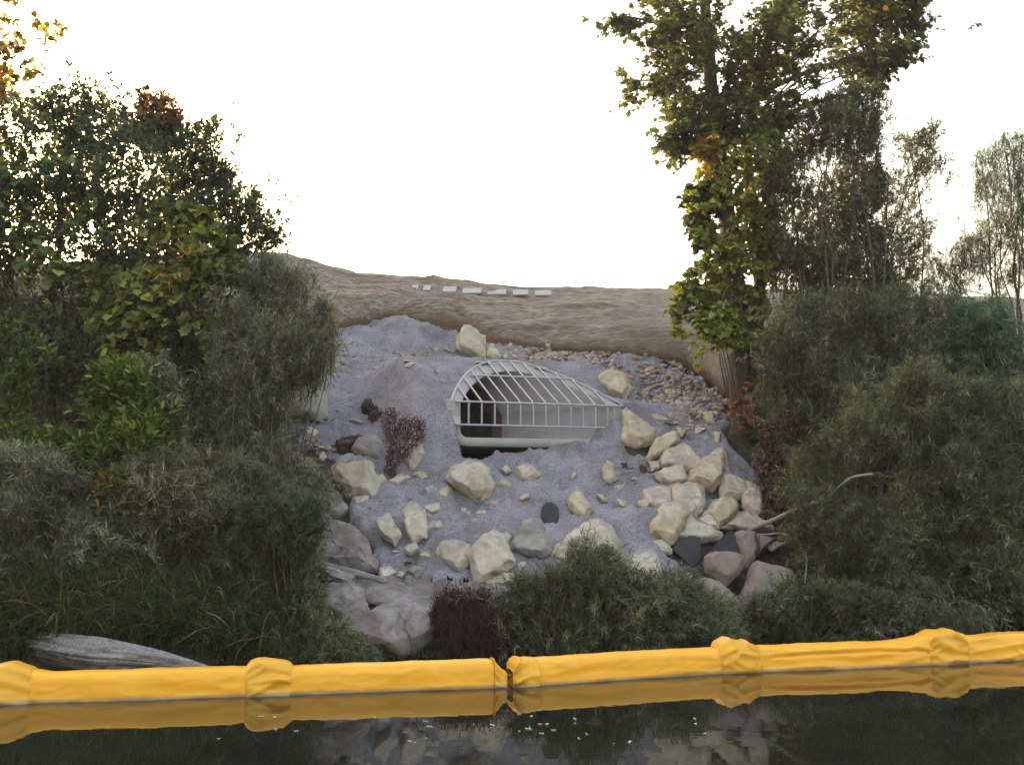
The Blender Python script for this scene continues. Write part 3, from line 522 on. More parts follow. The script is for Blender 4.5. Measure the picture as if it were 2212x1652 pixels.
# ------------------------------------------------------------------ rocks
def rock(name, label, cat, kind, poly, thick=.8, group=None, seed=0, lean=.55, amp=1.0, rnd=.045, push=0.0):
    rs = np.random.RandomState(seed + 11); P_ = np.array(poly, float); P_ = P_.mean(0) + (P_ - P_.mean(0)) * (1.11 if kind not in ('brown', 'eroded') else 1.07)
    wpx, hpx = np.ptp(P_[:, 0]), np.ptp(P_[:, 1]); cxp, top, bot = P_[:, 0].mean(), P_[:, 1].min(), P_[:, 1].max()
    g0 = cast(P_[:, 0].mean(), bot - hpx * .12); Y0 = g0[1] - push - .2
    base = at(P_[:, 0], P_[:, 1], Y0); zb = base[:, 2].min()
    Ypt = Y0 + lean * (base[:, 2] - zb) / .62
    ring_ = at(P_[:, 0], P_[:, 1], Ypt); c = ring_.mean(0); size = .5 * (np.ptp(ring_[:, 0]) + np.ptp(ring_[:, 2]))
    n = np.array([rs.uniform(-.12, .12), -1, .62 * lean + .05]); n /= np.linalg.norm(n)
    d = min(np.ptp(ring_[:, 0]), np.ptp(ring_[:, 2]) * 1.2) * thick
    ax = np.array([1, 0, 0]) * rs.uniform(-.25, .25) + np.array([0, 0, 1]) * rs.uniform(-.3, .1)
    inset = lambda k: c + (ring_ - c) * k
    front = inset(rs.uniform(.62, .74)) + n * d * .42; front = front + ((front - c) @ ax)[:, None] * n * .5
    mid = inset(.97) + n * d * .12
    back = inset(.8) - n * d * .6
    pts = np.vstack([front, mid, ring_, back]) + rs.normal(0, size * .012, (len(front) * 4, 3))
    bm = bmesh.new()
    for q_ in pts: bm.verts.new(q_)
    r_ = bmesh.ops.convex_hull(bm, input=bm.verts[:]); bmesh.ops.delete(bm, geom=list(set(x for x in r_['geom_interior'] + r_['geom_unused'] if isinstance(x, bmesh.types.BMVert))), context='VERTS')
    bmesh.ops.dissolve_limit(bm, angle_limit=R(17), verts=bm.verts, edges=bm.edges)
    bmesh.ops.bevel(bm, geom=bm.edges[:], offset=size * rnd, segments=2, affect='EDGES', profile=.5, clamp_overlap=True)
    for k in range(5):
        lim = max(size / 16, .016); es = [e for e in bm.edges if e.calc_length() > lim * 1.5]
        if not es: break
        bmesh.ops.subdivide_edges(bm, edges=es, cuts=1, use_grid_fill=True); bmesh.ops.triangulate(bm, faces=[f for f in bm.faces if len(f.verts) > 4])
    bmesh.ops.triangulate(bm, faces=bm.faces); bmesh.ops.smooth_vert(bm, verts=bm.verts, factor=.3, use_axis_x=True, use_axis_y=True, use_axis_z=True)
    bm.normal_update(); co = np.array([v.co for v in bm.verts]); no = np.array([v.normal for v in bm.verts]); s_ = seed * 7
    dsp = size * amp * (.05 * vn(co / size, 2.6, s_) + .055 * (.35 - np.abs(vn(co / size, 4.5, s_ + 1))) + .03 * vn(co / size, 10, s_ + 3) + .018 * vn(co / size, 18, s_ + 2)) + .004 * vn(co, 60, s_)
    co = co + no * dsp[:, None]
    for v, q_ in zip(bm.verts, co): v.co = q_
    o = bm_obj(name, bm, M[kind], None, tuple(c), True)
    return tag(o, label, cat, group)
for k, (nm, mt, zk, pl, lb, gp, op) in enumerate(RK):
    rock(nm, lb, nm if nm in ('boulder', 'clod') else ('block' if nm == 'concrete_block' else 'rock'), mt, Zp(zk, pl), group=gp, seed=k * 3 + 1, **op)

# small loose stones: one pooled object of uncountable rubble
def rubble(zones):
    rs = np.random.RandomState(5); allV, allF, allC = [], [], []; off = 0
    ico = bmesh.new(); bmesh.ops.create_icosphere(ico, subdivisions=2, radius=1); bv = np.array([v.co for v in ico.verts]); bf = np.array([[v.index for v in f.verts] for f in ico.faces]); ico.free()
    for poly, n, smin, smax in zones:
        P_ = np.array(poly); c = 0
        while c < n:
            x, y = rs.uniform(P_[:, 0].min(), P_[:, 0].max()), rs.uniform(P_[:, 1].min(), P_[:, 1].max())
            if not inpoly(np.array([x]), np.array([y]), poly)[0]: continue
            if vn(np.array([[x / 60, y / 60, 0]]), 1, 77)[0] < rs.uniform(-1.0, .1): c += .3; continue
            if 1145 < x < 1230 and 1080 < y < 1165: continue
            c += 1; q_ = cast(x, y); s = smin * (smax / smin) ** (rs.rand() ** 1.8)
            if c_mask(q_[0], q_[1], q_[2]) : continue
            v = bv * (1 + .42 * vn(bv + rs.rand(3) * 50, 1.6, 3))[:, None]; v = v * (s * rs.uniform(.7, 1.2), s * rs.uniform(.6, 1), s * rs.uniform(.45, .8))
            a = rs.uniform(0, 6.3); ca, sa = math.cos(a), math.sin(a); v = np.stack([v[:, 0] * ca - v[:, 1] * sa, v[:, 0] * sa + v[:, 1] * ca, v[:, 2]], -1)
            tl = rs.uniform(-.6, .6); v = np.stack([v[:, 0], v[:, 1] * math.cos(tl) - v[:, 2] * math.sin(tl), v[:, 1] * math.sin(tl) + v[:, 2] * math.cos(tl)], -1)
            allV.append(v + [q_[0], q_[1] - .02, hgt(q_[0], q_[1] - .02) + .09 + .25 * s]); allF.append(bf + off); off += len(bv)
            b = rs.uniform(.65, 1.0); col = np.array([[.47, .36, .28], [.52, .42, .33], [.44, .30, .21], [.36, .34, .37], [.33, .30, .31], [.50, .44, .37]][rs.randint(6)]) * b
            allC.append(np.repeat(col[None], len(bf), 0))
    return np.vstack(allV), np.vstack(allF), np.vstack(allC)
m, n_, l_, p_ = new_mat('loose_stone'); a_ = n_.new('ShaderNodeAttribute'); a_.attribute_name = 'Col'; l_.new(a_.outputs[0], p_.inputs['Base Color']); p_.inputs['Roughness'].default_value = .95; p_.inputs['Specular IOR Level'].default_value = .2; M['loose'] = m
ZN = [([(700, 760), (760, 735), (900, 742), (960, 770), (940, 800), (820, 850), (770, 900), (700, 930), (690, 850)], 420, .016, .055),
      ([(1090, 750), (1300, 756), (1420, 775), (1510, 820), (1570, 880), (1540, 930), (1470, 905), (1380, 860), (1330, 830), (1200, 790), (1100, 785)], 2300, .012, .06),
      ([(1350, 850), (1480, 870), (1550, 920), (1550, 960), (1470, 950), (1380, 910)], 320, .016, .06),
      ([(960, 745), (1010, 750), (1060, 790), (1000, 800), (960, 790)], 60, .016, .05),
      ([(620, 960), (740, 930), (740, 990), (700, 1000)], 60, .02, .05),
      ([(780, 900), (930, 880), (980, 1000), (1350, 990), (1400, 1080), (1380, 1190), (1200, 1190), (1000, 1160), (820, 1180), (780, 1060)], 120, .012, .032)]
V, F, Cc = rubble(ZN)
g = qmesh('loose_stones', V, F, M['loose'], None, (0, 0, 0), Cc, False); g['kind'] = 'stuff'; g['label'] = 'pinkish tan loose stones scattered over the gravel around the culvert'; g['category'] = 'stones'

# black geotextile scraps over the lower right boulders
def scrap(label, zk, pl, push=.12, seed=1):
    P_ = np.array(Zp(zk, pl)); c2 = P_.mean(0); n = 26; g0 = cast(c2[0], P_[:, 1].max() - 4); u = np.linspace(0, 1, n)
    gx_, gy_ = np.linspace(P_[:, 0].min(), P_[:, 0].max(), n), np.linspace(P_[:, 1].min(), P_[:, 1].max(), n)
    X, Yp = np.meshgrid(gx_, gy_, indexing='ij'); zz = at(X, Yp, g0[1]); zz = at(X, Yp, g0[1] - push + .7 * (zz[..., 2] - zz[..., 2].min()) + .03 * vn(zz, 5, seed))
    F = quads(n, n); ins = inpoly(X.ravel(), Yp.ravel(), [tuple(a) for a in P_]); F = F[ins[F].all(1)]
    V0 = zz.reshape(-1, 3); nn = np.array([0, .8, -.5]) * .012; N = len(V0)
    from collections import Counter
    ec = Counter()
    for f in F:
        for a, b in zip(f, np.roll(f, -1)): ec[(a, b)] += 1
    side = [[a, b, b + N, a + N] for (a, b) in ec if (b, a) not in ec]
    FF = np.vstack([F, F[:, ::-1] + N, np.array(side)])
    used = np.unique(FF); mp = np.full(2 * N, -1); mp[used] = np.arange(len(used))
    V2 = np.vstack([V0, V0 + nn])[used]
    return tag(qmesh('geotextile_scrap', V2, mp[FF], M['fabric'], None, tuple(V2.mean(0))), label, 'fabric', 'black geotextile scraps')
scrap('black geotextile scrap hanging below the whitest rock, left one', 6, [(355, 880), (450, 775), (560, 745), (640, 770), (650, 990), (560, 1065), (420, 930)], .1)
scrap('black geotextile scrap with a straight edge draped over the brown boulder, right one', 6, [(680, 935), (800, 800), (900, 715), (960, 715), (1008, 938), (850, 925)], .22, 4)

n = 40; th = np.linspace(0, 2 * np.pi, n + 1)[:-1]; rr = 1 + .06 * vn(xyz(np.cos(th), np.sin(th), 0), 2.5, 3)
R_ = np.array([.02, .35, .7, .92, 1.0]); V = []
for k, q_ in enumerate(R_):
    x, y = ov[0] + .112 * q_ * rr * np.cos(th), ov[1] + .15 * q_ * rr * np.sin(th); V.append(np.stack([x, y, [max(gz(a + u_, b + v_) for u_ in (-.03, 0, .03) for v_ in (-.03, 0, .03)) + (.022 if k < 4 else -.02) for a, b in zip(x, y)]], -1))
V = np.stack(V, 1).reshape(-1, 3); F = quads(n, 5, True)
tag(qmesh('geotextile_patch', V, F, M['fabric'], None, tuple(V.mean(0))), 'dark oval patch of exposed geotextile in the gravel above the speckled grey rock', 'fabric', 'black geotextile scraps')
# half buried stones, a few kinds copied about
protos = []; rs = np.random.RandomState(21); SP = [(1040, 1110), (1255, 1085), (930, 1060), (1390, 1090)]
for k in range(4):
    x, y = SP[k]; w_ = 13
    pts = [(x + w_ * (1 + .3 * math.sin(a * 3 + k)) * math.cos(a), y + w_ * .75 * (1 + .25 * math.cos(a * 2 + k)) * math.sin(a)) for a in np.linspace(0, 6.28, 9)[:-1]]
    protos.append(rock('stone', 'fist sized stone half sunk in the grey gravel of the slope', 'stone', ['pink', 'cream', 'greyrock', 'ochre'][k], pts, group='fist sized stones half sunk in the gravel', seed=300 + k))
OCC = [np.array(Zp(r_[2], r_[3])) for r_ in RK]; k = 0
while k < 64:
    x, y = rs.uniform(690, 1560), rs.uniform(750, 1260)
    if not inpoly(np.array([x]), np.array([y]), GP)[0] or (950 < x < 1370 and 760 < y < 1000) or (1140 < x < 1235 and 1070 < y < 1170) or any((o_[:, 0].min() - 14 < x < o_[:, 0].max() + 14) and (o_[:, 1].min() - 14 < y < o_[:, 1].max() + 14) for o_ in OCC): continue
    pr = protos[rs.randint(4)]; o = pr.copy(); bpy.context.scene.collection.objects.link(o); q_ = cast(x, y); q_[1] -= .12
    sc_ = rs.uniform(.3, 1.15); o.scale = (sc_, sc_ * rs.uniform(.8, 1.2), sc_ * rs.uniform(.7, 1.1)); o.rotation_euler = (rs.uniform(-.4, .4), rs.uniform(-.4, .4), rs.uniform(0, 6.3)); o.location = (q_[0], q_[1], gz(q_[0], q_[1]) + rs.uniform(-.02, .02)); k += 1
# ------------------------------------------------------------------ yellow floating boom
WL = [(-260, 1531), (0, 1515), (300, 1507), (583, 1497), (850, 1488), (1100, 1479), (1350, 1463), (1590, 1449), (1810, 1441), (2030, 1431), (2212, 1421), (2500, 1405)]
wp = on_water([a for a, b in WL], [b for a, b in WL])
bp = spline(wp, 1400); bcol, brow = to_px(bp)
def boom_piece(name, parent, x0, x1, hfun, wr, seed, n=120, proud=0.0, crease=None):
    """a stretch of sleeve between photo columns x0..x1; hfun(s in 0..1) = height of the crest above water"""
    px = np.linspace(x0, x1, n); c = np.stack([np.interp(px, bcol, bp[:, k]) for k in range(3)], -1)
    T = np.gradient(c, axis=0); T /= np.linalg.norm(T, axis=1, keepdims=True); N = np.stack([T[:, 1], -T[:, 0], 0 * T[:, 0]], -1)   # toward the camera
    s = np.linspace(0, 1, n); h = hfun(s); NS = 72; th = np.linspace(0, 2 * np.pi, 2001); e = .5
    cu = np.sign(np.cos(th)) * np.abs(np.cos(th)) ** e; su = np.sign(np.sin(th)) * np.abs(np.sin(th)) ** e
    al = np.r_[0, np.cumsum(np.hypot(np.diff(cu) * .105, np.diff(su) * .15))]; tk = np.linspace(0, al[-1], NS + 1)[:-1]; cu, su = np.interp(tk, al, cu), np.interp(tk, al, su)
    zc = (h - .09) / 2; wn = smooth(0, .15, s) * (1 - smooth(.85, 1, s)); hh = (h + .09) / 2 + proud * (2 * wn - 1); b = .105 + proud * (2 * wn - 1)
    P_ = c[:, None, :] + N[:, None, :] * (b[:, None] * cu[None])[..., None]; P_[..., 2] += zc[:, None] + hh[:, None] * su[None]
    # wrinkles: sharp creases running slantwise
    arc = np.cumsum(np.r_[0, np.linalg.norm(np.diff(c, axis=0), axis=1)]); q = xyz(arc[:, None] * 1.0, (su * .18)[None, :], 0.)
    q2 = np.stack([q[..., 0] * 2.2 + q[..., 1] * 6, q[..., 1] * 9 - q[..., 0] * 1.2, q[..., 0] * 0 + seed], -1)
    wv = (1 - np.abs(vn(q2, 1.0, seed))) ** 3 * wr[0] + vn(q2, 2.0, seed + 1) * wr[1]
    q3 = np.stack([q[..., 0] * 5 - q[..., 1] * 14, q[..., 1] * 10 + q[..., 0] * 5, q[..., 0] * 0 + seed], -1)
    wv = wv + (1 - np.abs(vn(q3, 1.0, seed + 5))) ** 4 * wr[2]
    out = N[:, None, :] * cu[None, :, None] + np.array([0, 0, 1.])[None, None] * su[None, :, None]
    wv = wv * (.25 + .75 * smooth(0, .08, s) * (1 - smooth(.92, 1, s)))[:, None]
    if crease: wv = wv - .022 * np.exp(-((su[None, :] - np.interp(s, *crease)[:, None]) / .07) ** 2) * smooth(0, .25, s)[:, None] + .012 * np.exp(-((su[None, :] - np.interp(s, *crease)[:, None] - .17) / .1) ** 2) * smooth(0, .25, s)[:, None]
    P_ = P_ + out * wv[..., None]
    V = P_.reshape(-1, 3); F = quads(n, NS)
    i = np.arange(n - 1); F = np.vstack([F, np.stack([i * NS + NS - 1, (i + 1) * NS + NS - 1, (i + 1) * NS, i * NS], -1)])
    loops = list(F.ravel()); st = list(range(0, len(loops), 4))
    for ringi, rev in ((0, 1), (n - 1, 0)):
        idx = [ringi * NS + k for k in range(NS)]; idx = idx[::-1] if rev else idx; st.append(len(loops)); loops += idx
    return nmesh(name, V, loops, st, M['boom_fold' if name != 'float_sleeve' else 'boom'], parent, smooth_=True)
flat = lambda h0, h1: (lambda s: h0 + (h1 - h0) * s + .006 * np.sin(s * 9))
hump = lambda h0, hp, h1: (lambda s: np.interp(s, [0, .1, .22, .4, .62, .85, 1], [h0, h0 + (hp - h0) * .55, hp * .985, hp, h0 + (hp - h0) * .72, h1 + (hp - h1) * .3, h1]))
bl = thing('floating_boom', 'left yellow vinyl floating boom, running out of the picture at the left', 'boom', tuple(on_water(560, 1498)), 'yellow floating booms')
W0 = (.006, .004, .003)
boom_piece('float_sleeve', bl, -220, -24, flat(.21, .21), W0, 1, 60)
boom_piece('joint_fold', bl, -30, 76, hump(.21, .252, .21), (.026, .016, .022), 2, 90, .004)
boom_piece('float_sleeve', bl, 70, 538, lambda s: .207 + .004 * s + .02 * np.exp(-((s - 0) / .05) ** 2), W0, 3, 200)
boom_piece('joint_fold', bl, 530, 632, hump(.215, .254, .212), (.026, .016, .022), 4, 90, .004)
boom_piece('float_sleeve', bl, 628, 1064, lambda s: .203 + .012 * s - .012 * np.exp(-((s - 1) / .012) ** 2), W0, 5, 200)
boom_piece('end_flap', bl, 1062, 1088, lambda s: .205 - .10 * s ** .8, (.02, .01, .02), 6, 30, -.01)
br = thing('floating_boom', 'right yellow vinyl floating boom, running out of the picture at the right', 'boom', tuple(on_water(1400, 1462)), 'yellow floating booms')
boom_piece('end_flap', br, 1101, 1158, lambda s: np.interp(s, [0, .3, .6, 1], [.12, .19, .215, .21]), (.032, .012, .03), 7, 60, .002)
boom_piece('float_sleeve', br, 1154, 1560, lambda s: .208 + .002 * s, W0, 8, 200)
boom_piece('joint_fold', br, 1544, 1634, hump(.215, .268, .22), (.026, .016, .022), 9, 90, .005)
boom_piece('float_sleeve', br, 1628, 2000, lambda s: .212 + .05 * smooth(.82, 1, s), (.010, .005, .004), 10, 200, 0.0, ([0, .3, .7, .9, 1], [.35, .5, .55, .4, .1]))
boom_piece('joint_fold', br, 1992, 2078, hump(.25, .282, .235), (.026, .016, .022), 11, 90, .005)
boom_piece('float_sleeve', br, 2072, 2480, flat(.235, .23), (.014, .007, .006), 12, 160)
gc = on_water(1118, 1480) + np.array([0, -.135, .14]); th = np.linspace(0, 2 * np.pi, 17)
V_, F_ = tubes(np.array([np.stack([gc[0] + .011 * np.cos(th), gc[1] + 0 * th, gc[2] + .011 * np.sin(th)], -1)]), np.full((1, 17), .004), 6)
qmesh('grommet', V_, F_, M['galv'], br)
# lacing between the two booms
a0, a1 = on_water(1086, 1480), on_water(1104, 1480)
for k, (za, zb_) in enumerate(((.11, .09), (.05, .1))):
    V_, F_ = tubes(np.array([[a0 + [0, -.05, za], (a0 + a1) / 2 + [0, -.09, (za + zb_) / 2 - .02], a1 + [.02, -.06, zb_]]]), np.full((1, 3), .007), 6)
    qmesh('lacing_rope', V_, F_, M['fabric'], br)

# ------------------------------------------------------------------ dead wood
def log(name, label, cat, pts, rad, seed, group=None, tones=((.30, .28, .29), (.09, .065, .055)), end=None, n=120, sides=36, rough=1.0):
    c = spline(pts, n); r = np.interp(np.linspace(0, 1, n), np.linspace(0, 1, len(rad)), rad)
    V, F = tubes(c[None], r[None], sides); V = V.reshape(n, sides, 3); ctr = c[:, None, :]
    s = np.linspace(0, 1, n)[:, None]; th = (np.arange(sides) / sides * 6.2832)[None]
    q = np.stack([np.cos(th) * 2.6 + 0 * s, np.sin(th) * 2.6 + 0 * s, s * 3.0 + 0 * th], -1)
    k = rough * (.22 * vn(q, 1, seed) + .16 * vn(q * [2, 2, 1.0], 1.7, seed + 1) - .2 * np.maximum(0, vn(q * [3, 3, .6], 1.3, seed + 2) - .25) - .5 * np.maximum(0, vn(q * [5, 5, .45], 1.1, seed + 3) - .3) * smooth(.2, .6, s)); V = ctr + (V - ctr) * (1 + k)[..., None]
    V = V.reshape(-1, 3); Vn = V - np.repeat(c, sides, 0)
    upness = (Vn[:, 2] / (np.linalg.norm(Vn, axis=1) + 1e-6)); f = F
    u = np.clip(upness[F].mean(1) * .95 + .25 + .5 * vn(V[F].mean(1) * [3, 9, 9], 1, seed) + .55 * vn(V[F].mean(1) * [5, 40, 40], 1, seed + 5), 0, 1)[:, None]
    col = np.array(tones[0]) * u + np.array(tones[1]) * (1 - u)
    loops = list(F.ravel()); st = list(range(0, len(loops), 4)); cols = [col]
    for ri_, rev in ((0, 0), (n - 1, 1)):
        idx = [ri_ * sides + k for k in range(sides)]; idx = idx[::-1] if rev else idx; st.append(len(loops)); loops += idx; cols.append(np.array([end or tones[1]]))
    o = nmesh(name, V, loops, st, M['wood'], None, tuple(c.mean(0)), np.vstack(cols), True); return tag(o, label, cat, group)
A = at(85, 1396, 9.45); B = at(200, 1416, 8.95); D_ = at(340, 1432, 8.75); E = at(462, 1450, 8.6)
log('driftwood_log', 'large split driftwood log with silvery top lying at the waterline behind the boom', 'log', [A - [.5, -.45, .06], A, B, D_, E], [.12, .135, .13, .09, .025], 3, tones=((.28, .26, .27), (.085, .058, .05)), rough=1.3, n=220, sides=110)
p0, p1, p2 = Zp(7, [(440, 440), (600, 490), (775, 545)]); y0 = cast(*p2)[1] - .18
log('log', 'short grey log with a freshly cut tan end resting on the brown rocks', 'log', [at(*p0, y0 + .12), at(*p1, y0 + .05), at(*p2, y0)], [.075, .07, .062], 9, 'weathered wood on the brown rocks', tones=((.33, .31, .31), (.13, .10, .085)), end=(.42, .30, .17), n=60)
pp = Zp(7, [(480, 415), (760, 480), (1000, 545), (1180, 590), (1275, 600)]); y0 = cast(*pp[-1])[1] - .1
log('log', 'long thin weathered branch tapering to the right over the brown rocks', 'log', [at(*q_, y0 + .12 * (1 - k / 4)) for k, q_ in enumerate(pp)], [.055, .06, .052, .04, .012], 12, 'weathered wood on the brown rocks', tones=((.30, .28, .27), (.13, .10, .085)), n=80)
def twig(label, zk, pl, ra, seed, dy=.35, extra=()):
    pp = Zp(zk, pl); y0 = cast(*pp[0])[1] - .25; ps = spline([at(*q_, y0 - dy * k / (len(pp) - 1)) for k, q_ in enumerate(pp)], 40)
    paths = [ps]; rr = [np.interp(np.linspace(0, 1, 40), [0, 1], ra)]
    for ex in extra:
        ep = Zp(zk, ex); pe = spline([at(*q_, y0 - dy * .7) for q_ in ep], 40); paths.append(pe); rr.append(np.linspace(ra[1] * .8, ra[1] * .3, 40))
    V_, F_ = tubes(np.array(paths), np.array(rr), 8); V_ = V_ + (.006 * vn(V_, 9, seed))[:, None]
    tag(qmesh('fallen_branch', V_, F_, M['greywood'], None, tuple(ps[0])), label, 'branch', 'grey fallen branches at right')
twig('straight grey fallen branch slanting up from the rock pile into the right willow', 6, [(1080, 710), (1300, 620), (1560, 500), (1830, 400), (1950, 290), (2060, 215), (2250, 180)], (.030, .014), 1, 1.5)
twig('pale curved twig arching down over the brown boulders at right', 6, [(1150, 745), (1280, 745), (1400, 735), (1520, 790), (1590, 880), (1630, 970), (1610, 1200)], (.012, .009), 2, .9, [[(1620, 900), (1740, 1000), (1820, 1150)]])
twig('bent pale stick leaning behind the grey fallen branch', 6, [(1640, 585), (1570, 550), (1510, 440), (1530, 320)], (.017, .010), 3, .1)
twig('thin forked pale twigs hanging in the right willow above the shore', 6, [(2160, 560), (2150, 700), (2110, 860), (2130, 960)], (.010, .006), 4, .9, [[(2110, 700), (2000, 830), (1890, 940)], [(2120, 740), (2050, 860), (1990, 980)]])
twig('small bare twig sticking out of the low shrubs by the boulders', 6, [(1230, 1510), (1190, 1480), (1150, 1435)], (.010, .006), 5, .05)

# ------------------------------------------------------------------ plants
TPL = {
 'willow': (np.array([[0, 0, 0], [.3, .5, .04], [1, 0, -.18], [.3, -.5, .04]]), [[0, 1, 2, 3]]),
 'oval': (np.array([[0, 0, 0], [.25, .4, .05], [.65, .42, .04], [1, 0, -.08], [.65, -.42, .04], [.25, -.4, .05]]), [[0, 1, 2, 3], [0, 3, 4, 5]]),
 'broad': (np.array([[0, 0, 0], [-.14, .28, .03], [.08, .56, .10], [.30, .36, .03], [.52, .56, .08], [.68, .24, .02], [1, 0, -.12], [.68, -.24, .02], [.52, -.56, .08], [.30, -.36, .03], [.08, -.56, .10], [-.14, -.28, .03]]),
           [[0, 1, 2, 3], [0, 3, 4, 5], [0, 5, 6, 7], [0, 7, 8, 9], [0, 9, 10, 11]]),
}
def unit(v): return v / (np.linalg.norm(v, axis=-1, keepdims=True) + 1e-9)
def leaves(pos, dr, nrm, ln, wd, kind, col):
    tv, tf = TPL[kind]; N = len(pos); side = unit(np.cross(nrm, dr)); nrm = np.cross(dr, side)
    V = pos[:, None, :] + dr[:, None, :] * (ln[:, None] * tv[None, :, 0])[..., None] + side[:, None, :] * (wd[:, None] * tv[None, :, 1])[..., None] + nrm[:, None, :] * (ln[:, None] * tv[None, :, 2])[..., None]
    F = (np.arange(N)[:, None, None] * len(tv) + np.array(tf)[None]).reshape(-1, 4)
    return V.reshape(-1, 3), F, np.repeat(col, len(tf), 0)
def stems_mesh(root, name, bases, tips, r0, rs, mat, bow=.12, K=9, sides=5, r1=.35):
    b, t = np.asarray(bases), np.asarray(tips); n = len(b); s = np.linspace(0, 1, K)[None, :, None]
    L = np.linalg.norm(t - b, axis=1)[:, None]; m = (b + t) / 2 + rs.normal(0, 1, (n, 3)) * bow * L + np.array([0, 0, .12]) * L
    P_ = b[:, None] * (1 - s) ** 2 + 2 * m[:, None] * s * (1 - s) + t[:, None] * s ** 2
    P_ = P_ + .02 * L[:, None] * np.stack([vn(P_, 3, 1), vn(P_, 3, 2), vn(P_, 3, 3)], -1) * (s * (1 - s) * 4)
    rad = np.asarray(r0).reshape(-1, 1) * np.linspace(1, r1, K)[None]
    V, F = tubes(P_, rad, sides); return qmesh(name, V, F, mat, root)
def plant(name, label, cat, base, poly, Y, thick, n, twig=(.2, .4), kind='willow', ln=0.081, wd=.0068, nl=18, pal=(), droop=.25, gap=(1.6, -.25), group=None, nst=8, r0=.012,
          seed=1, up=.35, clump=1.3, jit=.35, mat=None, out=.9, foliage='foliage', root=None, stem='stem', stemmat=None, jet=.03, warp=1.0, lump_=1.0):
    rs = np.random.RandomState(seed); P_ = np.array(poly, float)
    if root is None:
        b0 = cast(*base[0]) if len(base[0]) == 2 else at(*base[0]); root = thing(name, label, cat, tuple(b0), group)
        if len(base[0]) == 2: b0[2] = hgt(b0[0], b0[1])
    bw = []
    for b in base:
        q_ = cast(*b) if len(b) == 2 else at(*b)
        bw.append(q_)
    bw = np.array(bw)
    if callable(Y): yr = np.linspace(P_[:, 1].min(), P_[:, 1].max(), 30); yd = np.array([cast(P_[:, 0].mean(), a)[1] for a in yr]); Yf = lambda yy: Y(np.interp(yy, yr, yd))
    else: Yf = lambda yy: Y
    pos = np.zeros((0, 3)); E = .28 * min(np.ptp(P_[:, 0]), np.ptp(P_[:, 1]))
    for it in range(40):
        m = n * 3; x, y = rs.uniform(P_[:, 0].min(), P_[:, 0].max(), m), rs.uniform(P_[:, 1].min(), P_[:, 1].max(), m)
        wx = x + warp * (34 * vn(xyz(x / 60, y / 60, 0), 1, seed + 70) + 14 * vn(xyz(x / 19, y / 19, 0), 1, seed + 71)); wy = y + warp * (34 * vn(xyz(x / 60, y / 60, 0), 1, seed + 72) + 14 * vn(xyz(x / 19, y / 19, 0), 1, seed + 73))
        k = inpoly(wx, wy, poly); x, y = x[k], y[k]; ef = np.sqrt(np.clip(edgedist(x, y, poly) / E, .02, 1)) if len(x) else x
        st_ = rs.rand(len(x)) < .05; x = x + st_ * rs.normal(0, 22 * warp, len(x)); y = y + st_ * rs.normal(-6, 20 * warp, len(x))
        q_ = at(x, y, Yf(y) + rs.uniform(-1, 1, len(x)) * thick * ef * .7 + thick * .9 * lump_ * (vn(xyz(x / 85, y / 70, 0), 1, seed + 80) + .5 * vn(xyz(x / 38, y / 32, 0), 1, seed + 81)))
        ok = (vn(q_, gap[0], seed + 50) + .5 * vn(q_, gap[0] * 2.3, seed + 51) > gap[1] + rs.normal(0, .15, len(q_))) & (q_[:, 2] > hgt(q_[:, 0], q_[:, 1], False) + .03)
        pos = np.vstack([pos, q_[ok]])
        if len(pos) >= n: break
    pos = pos[:n]; n = len(pos)
    bi = np.argmin(np.linalg.norm(pos[:, None, :2] - bw[None, :, :2], axis=2), 1)
    rad = unit(pos - bw[bi]); d = unit(rad * out + np.array([0, 0, up]) + rs.normal(0, .45, (n, 3)))
    L = rs.uniform(*twig, n) * np.where(rs.rand(n) < .10, 1.7, 1); K = 5; s = np.linspace(0, 1, K)
    start = pos - d * (L * .45)[:, None]
    tw = start[:, None] + d[:, None] * (L[:, None] * s)[..., None] + np.array([0, 0, -1.]) * (droop * L[:, None] * s ** 2)[..., None]
    V, F = tubes(tw, np.full((n, 1), 1) * np.linspace(.0035, .0012, K)[None] * (1 if kind == 'willow' else 1.3), 3)
    nl = int(nl * 1.35) if kind == 'willow' and wd < .01 else nl
    twV, twF = V, F
    # leaves
    t = rs.uniform(.1, 1.0, (n, nl)); t[:, 0] = .98
    lp = start[:, None] + d[:, None] * (L[:, None] * t)[..., None] + np.array([0, 0, -1.]) * (droop * L[:, None] * t ** 2)[..., None]
    td = unit(d[:, None] + np.array([0, 0, -2.]) * (droop * t)[..., None])
    rv = rs.normal(0, 1, (n, nl, 3)); rv = unit(rv - (rv * td).sum(-1, keepdims=True) * td)
    spread = rs.uniform(.45, 1.15, (n, nl, 1)); dr = unit(td + rv * spread + np.array([0, 0, -.18 if kind != 'broad' else -.5]))
    nr_ = unit(np.array([0, 0, 1.]) + rs.normal(0, .5, (n, nl, 3)) + np.array([0, -.45, 0]))
    lp = lp.reshape(-1, 3); dr = dr.reshape(-1, 3); nr_ = nr_.reshape(-1, 3)
    if kind != 'willow': lp = lp + dr * .3 * ln
    N = len(lp); sz = np.clip(rs.normal(1, .25, N), .4, 1.7)
    pal_ = np.array([c for c, w_ in pal]); cw = np.cumsum([w_ for c, w_ in pal]); cw = cw / cw[-1]
    f = np.clip(rs.rand(N) * .45 + .55 * (np.clip(vn(lp, clump, seed + 9) * .9 + .5, 0, 1)), 0, .9999)
    ci = np.searchsorted(cw, f); col = pal_[np.clip(ci, 0, len(pal_) - 1)] * np.clip(rs.normal(1, jit + .1, (N, 1)), .3, 2.2) * (1 + .4 * vn(lp, 2.2, seed + 33))[:, None]
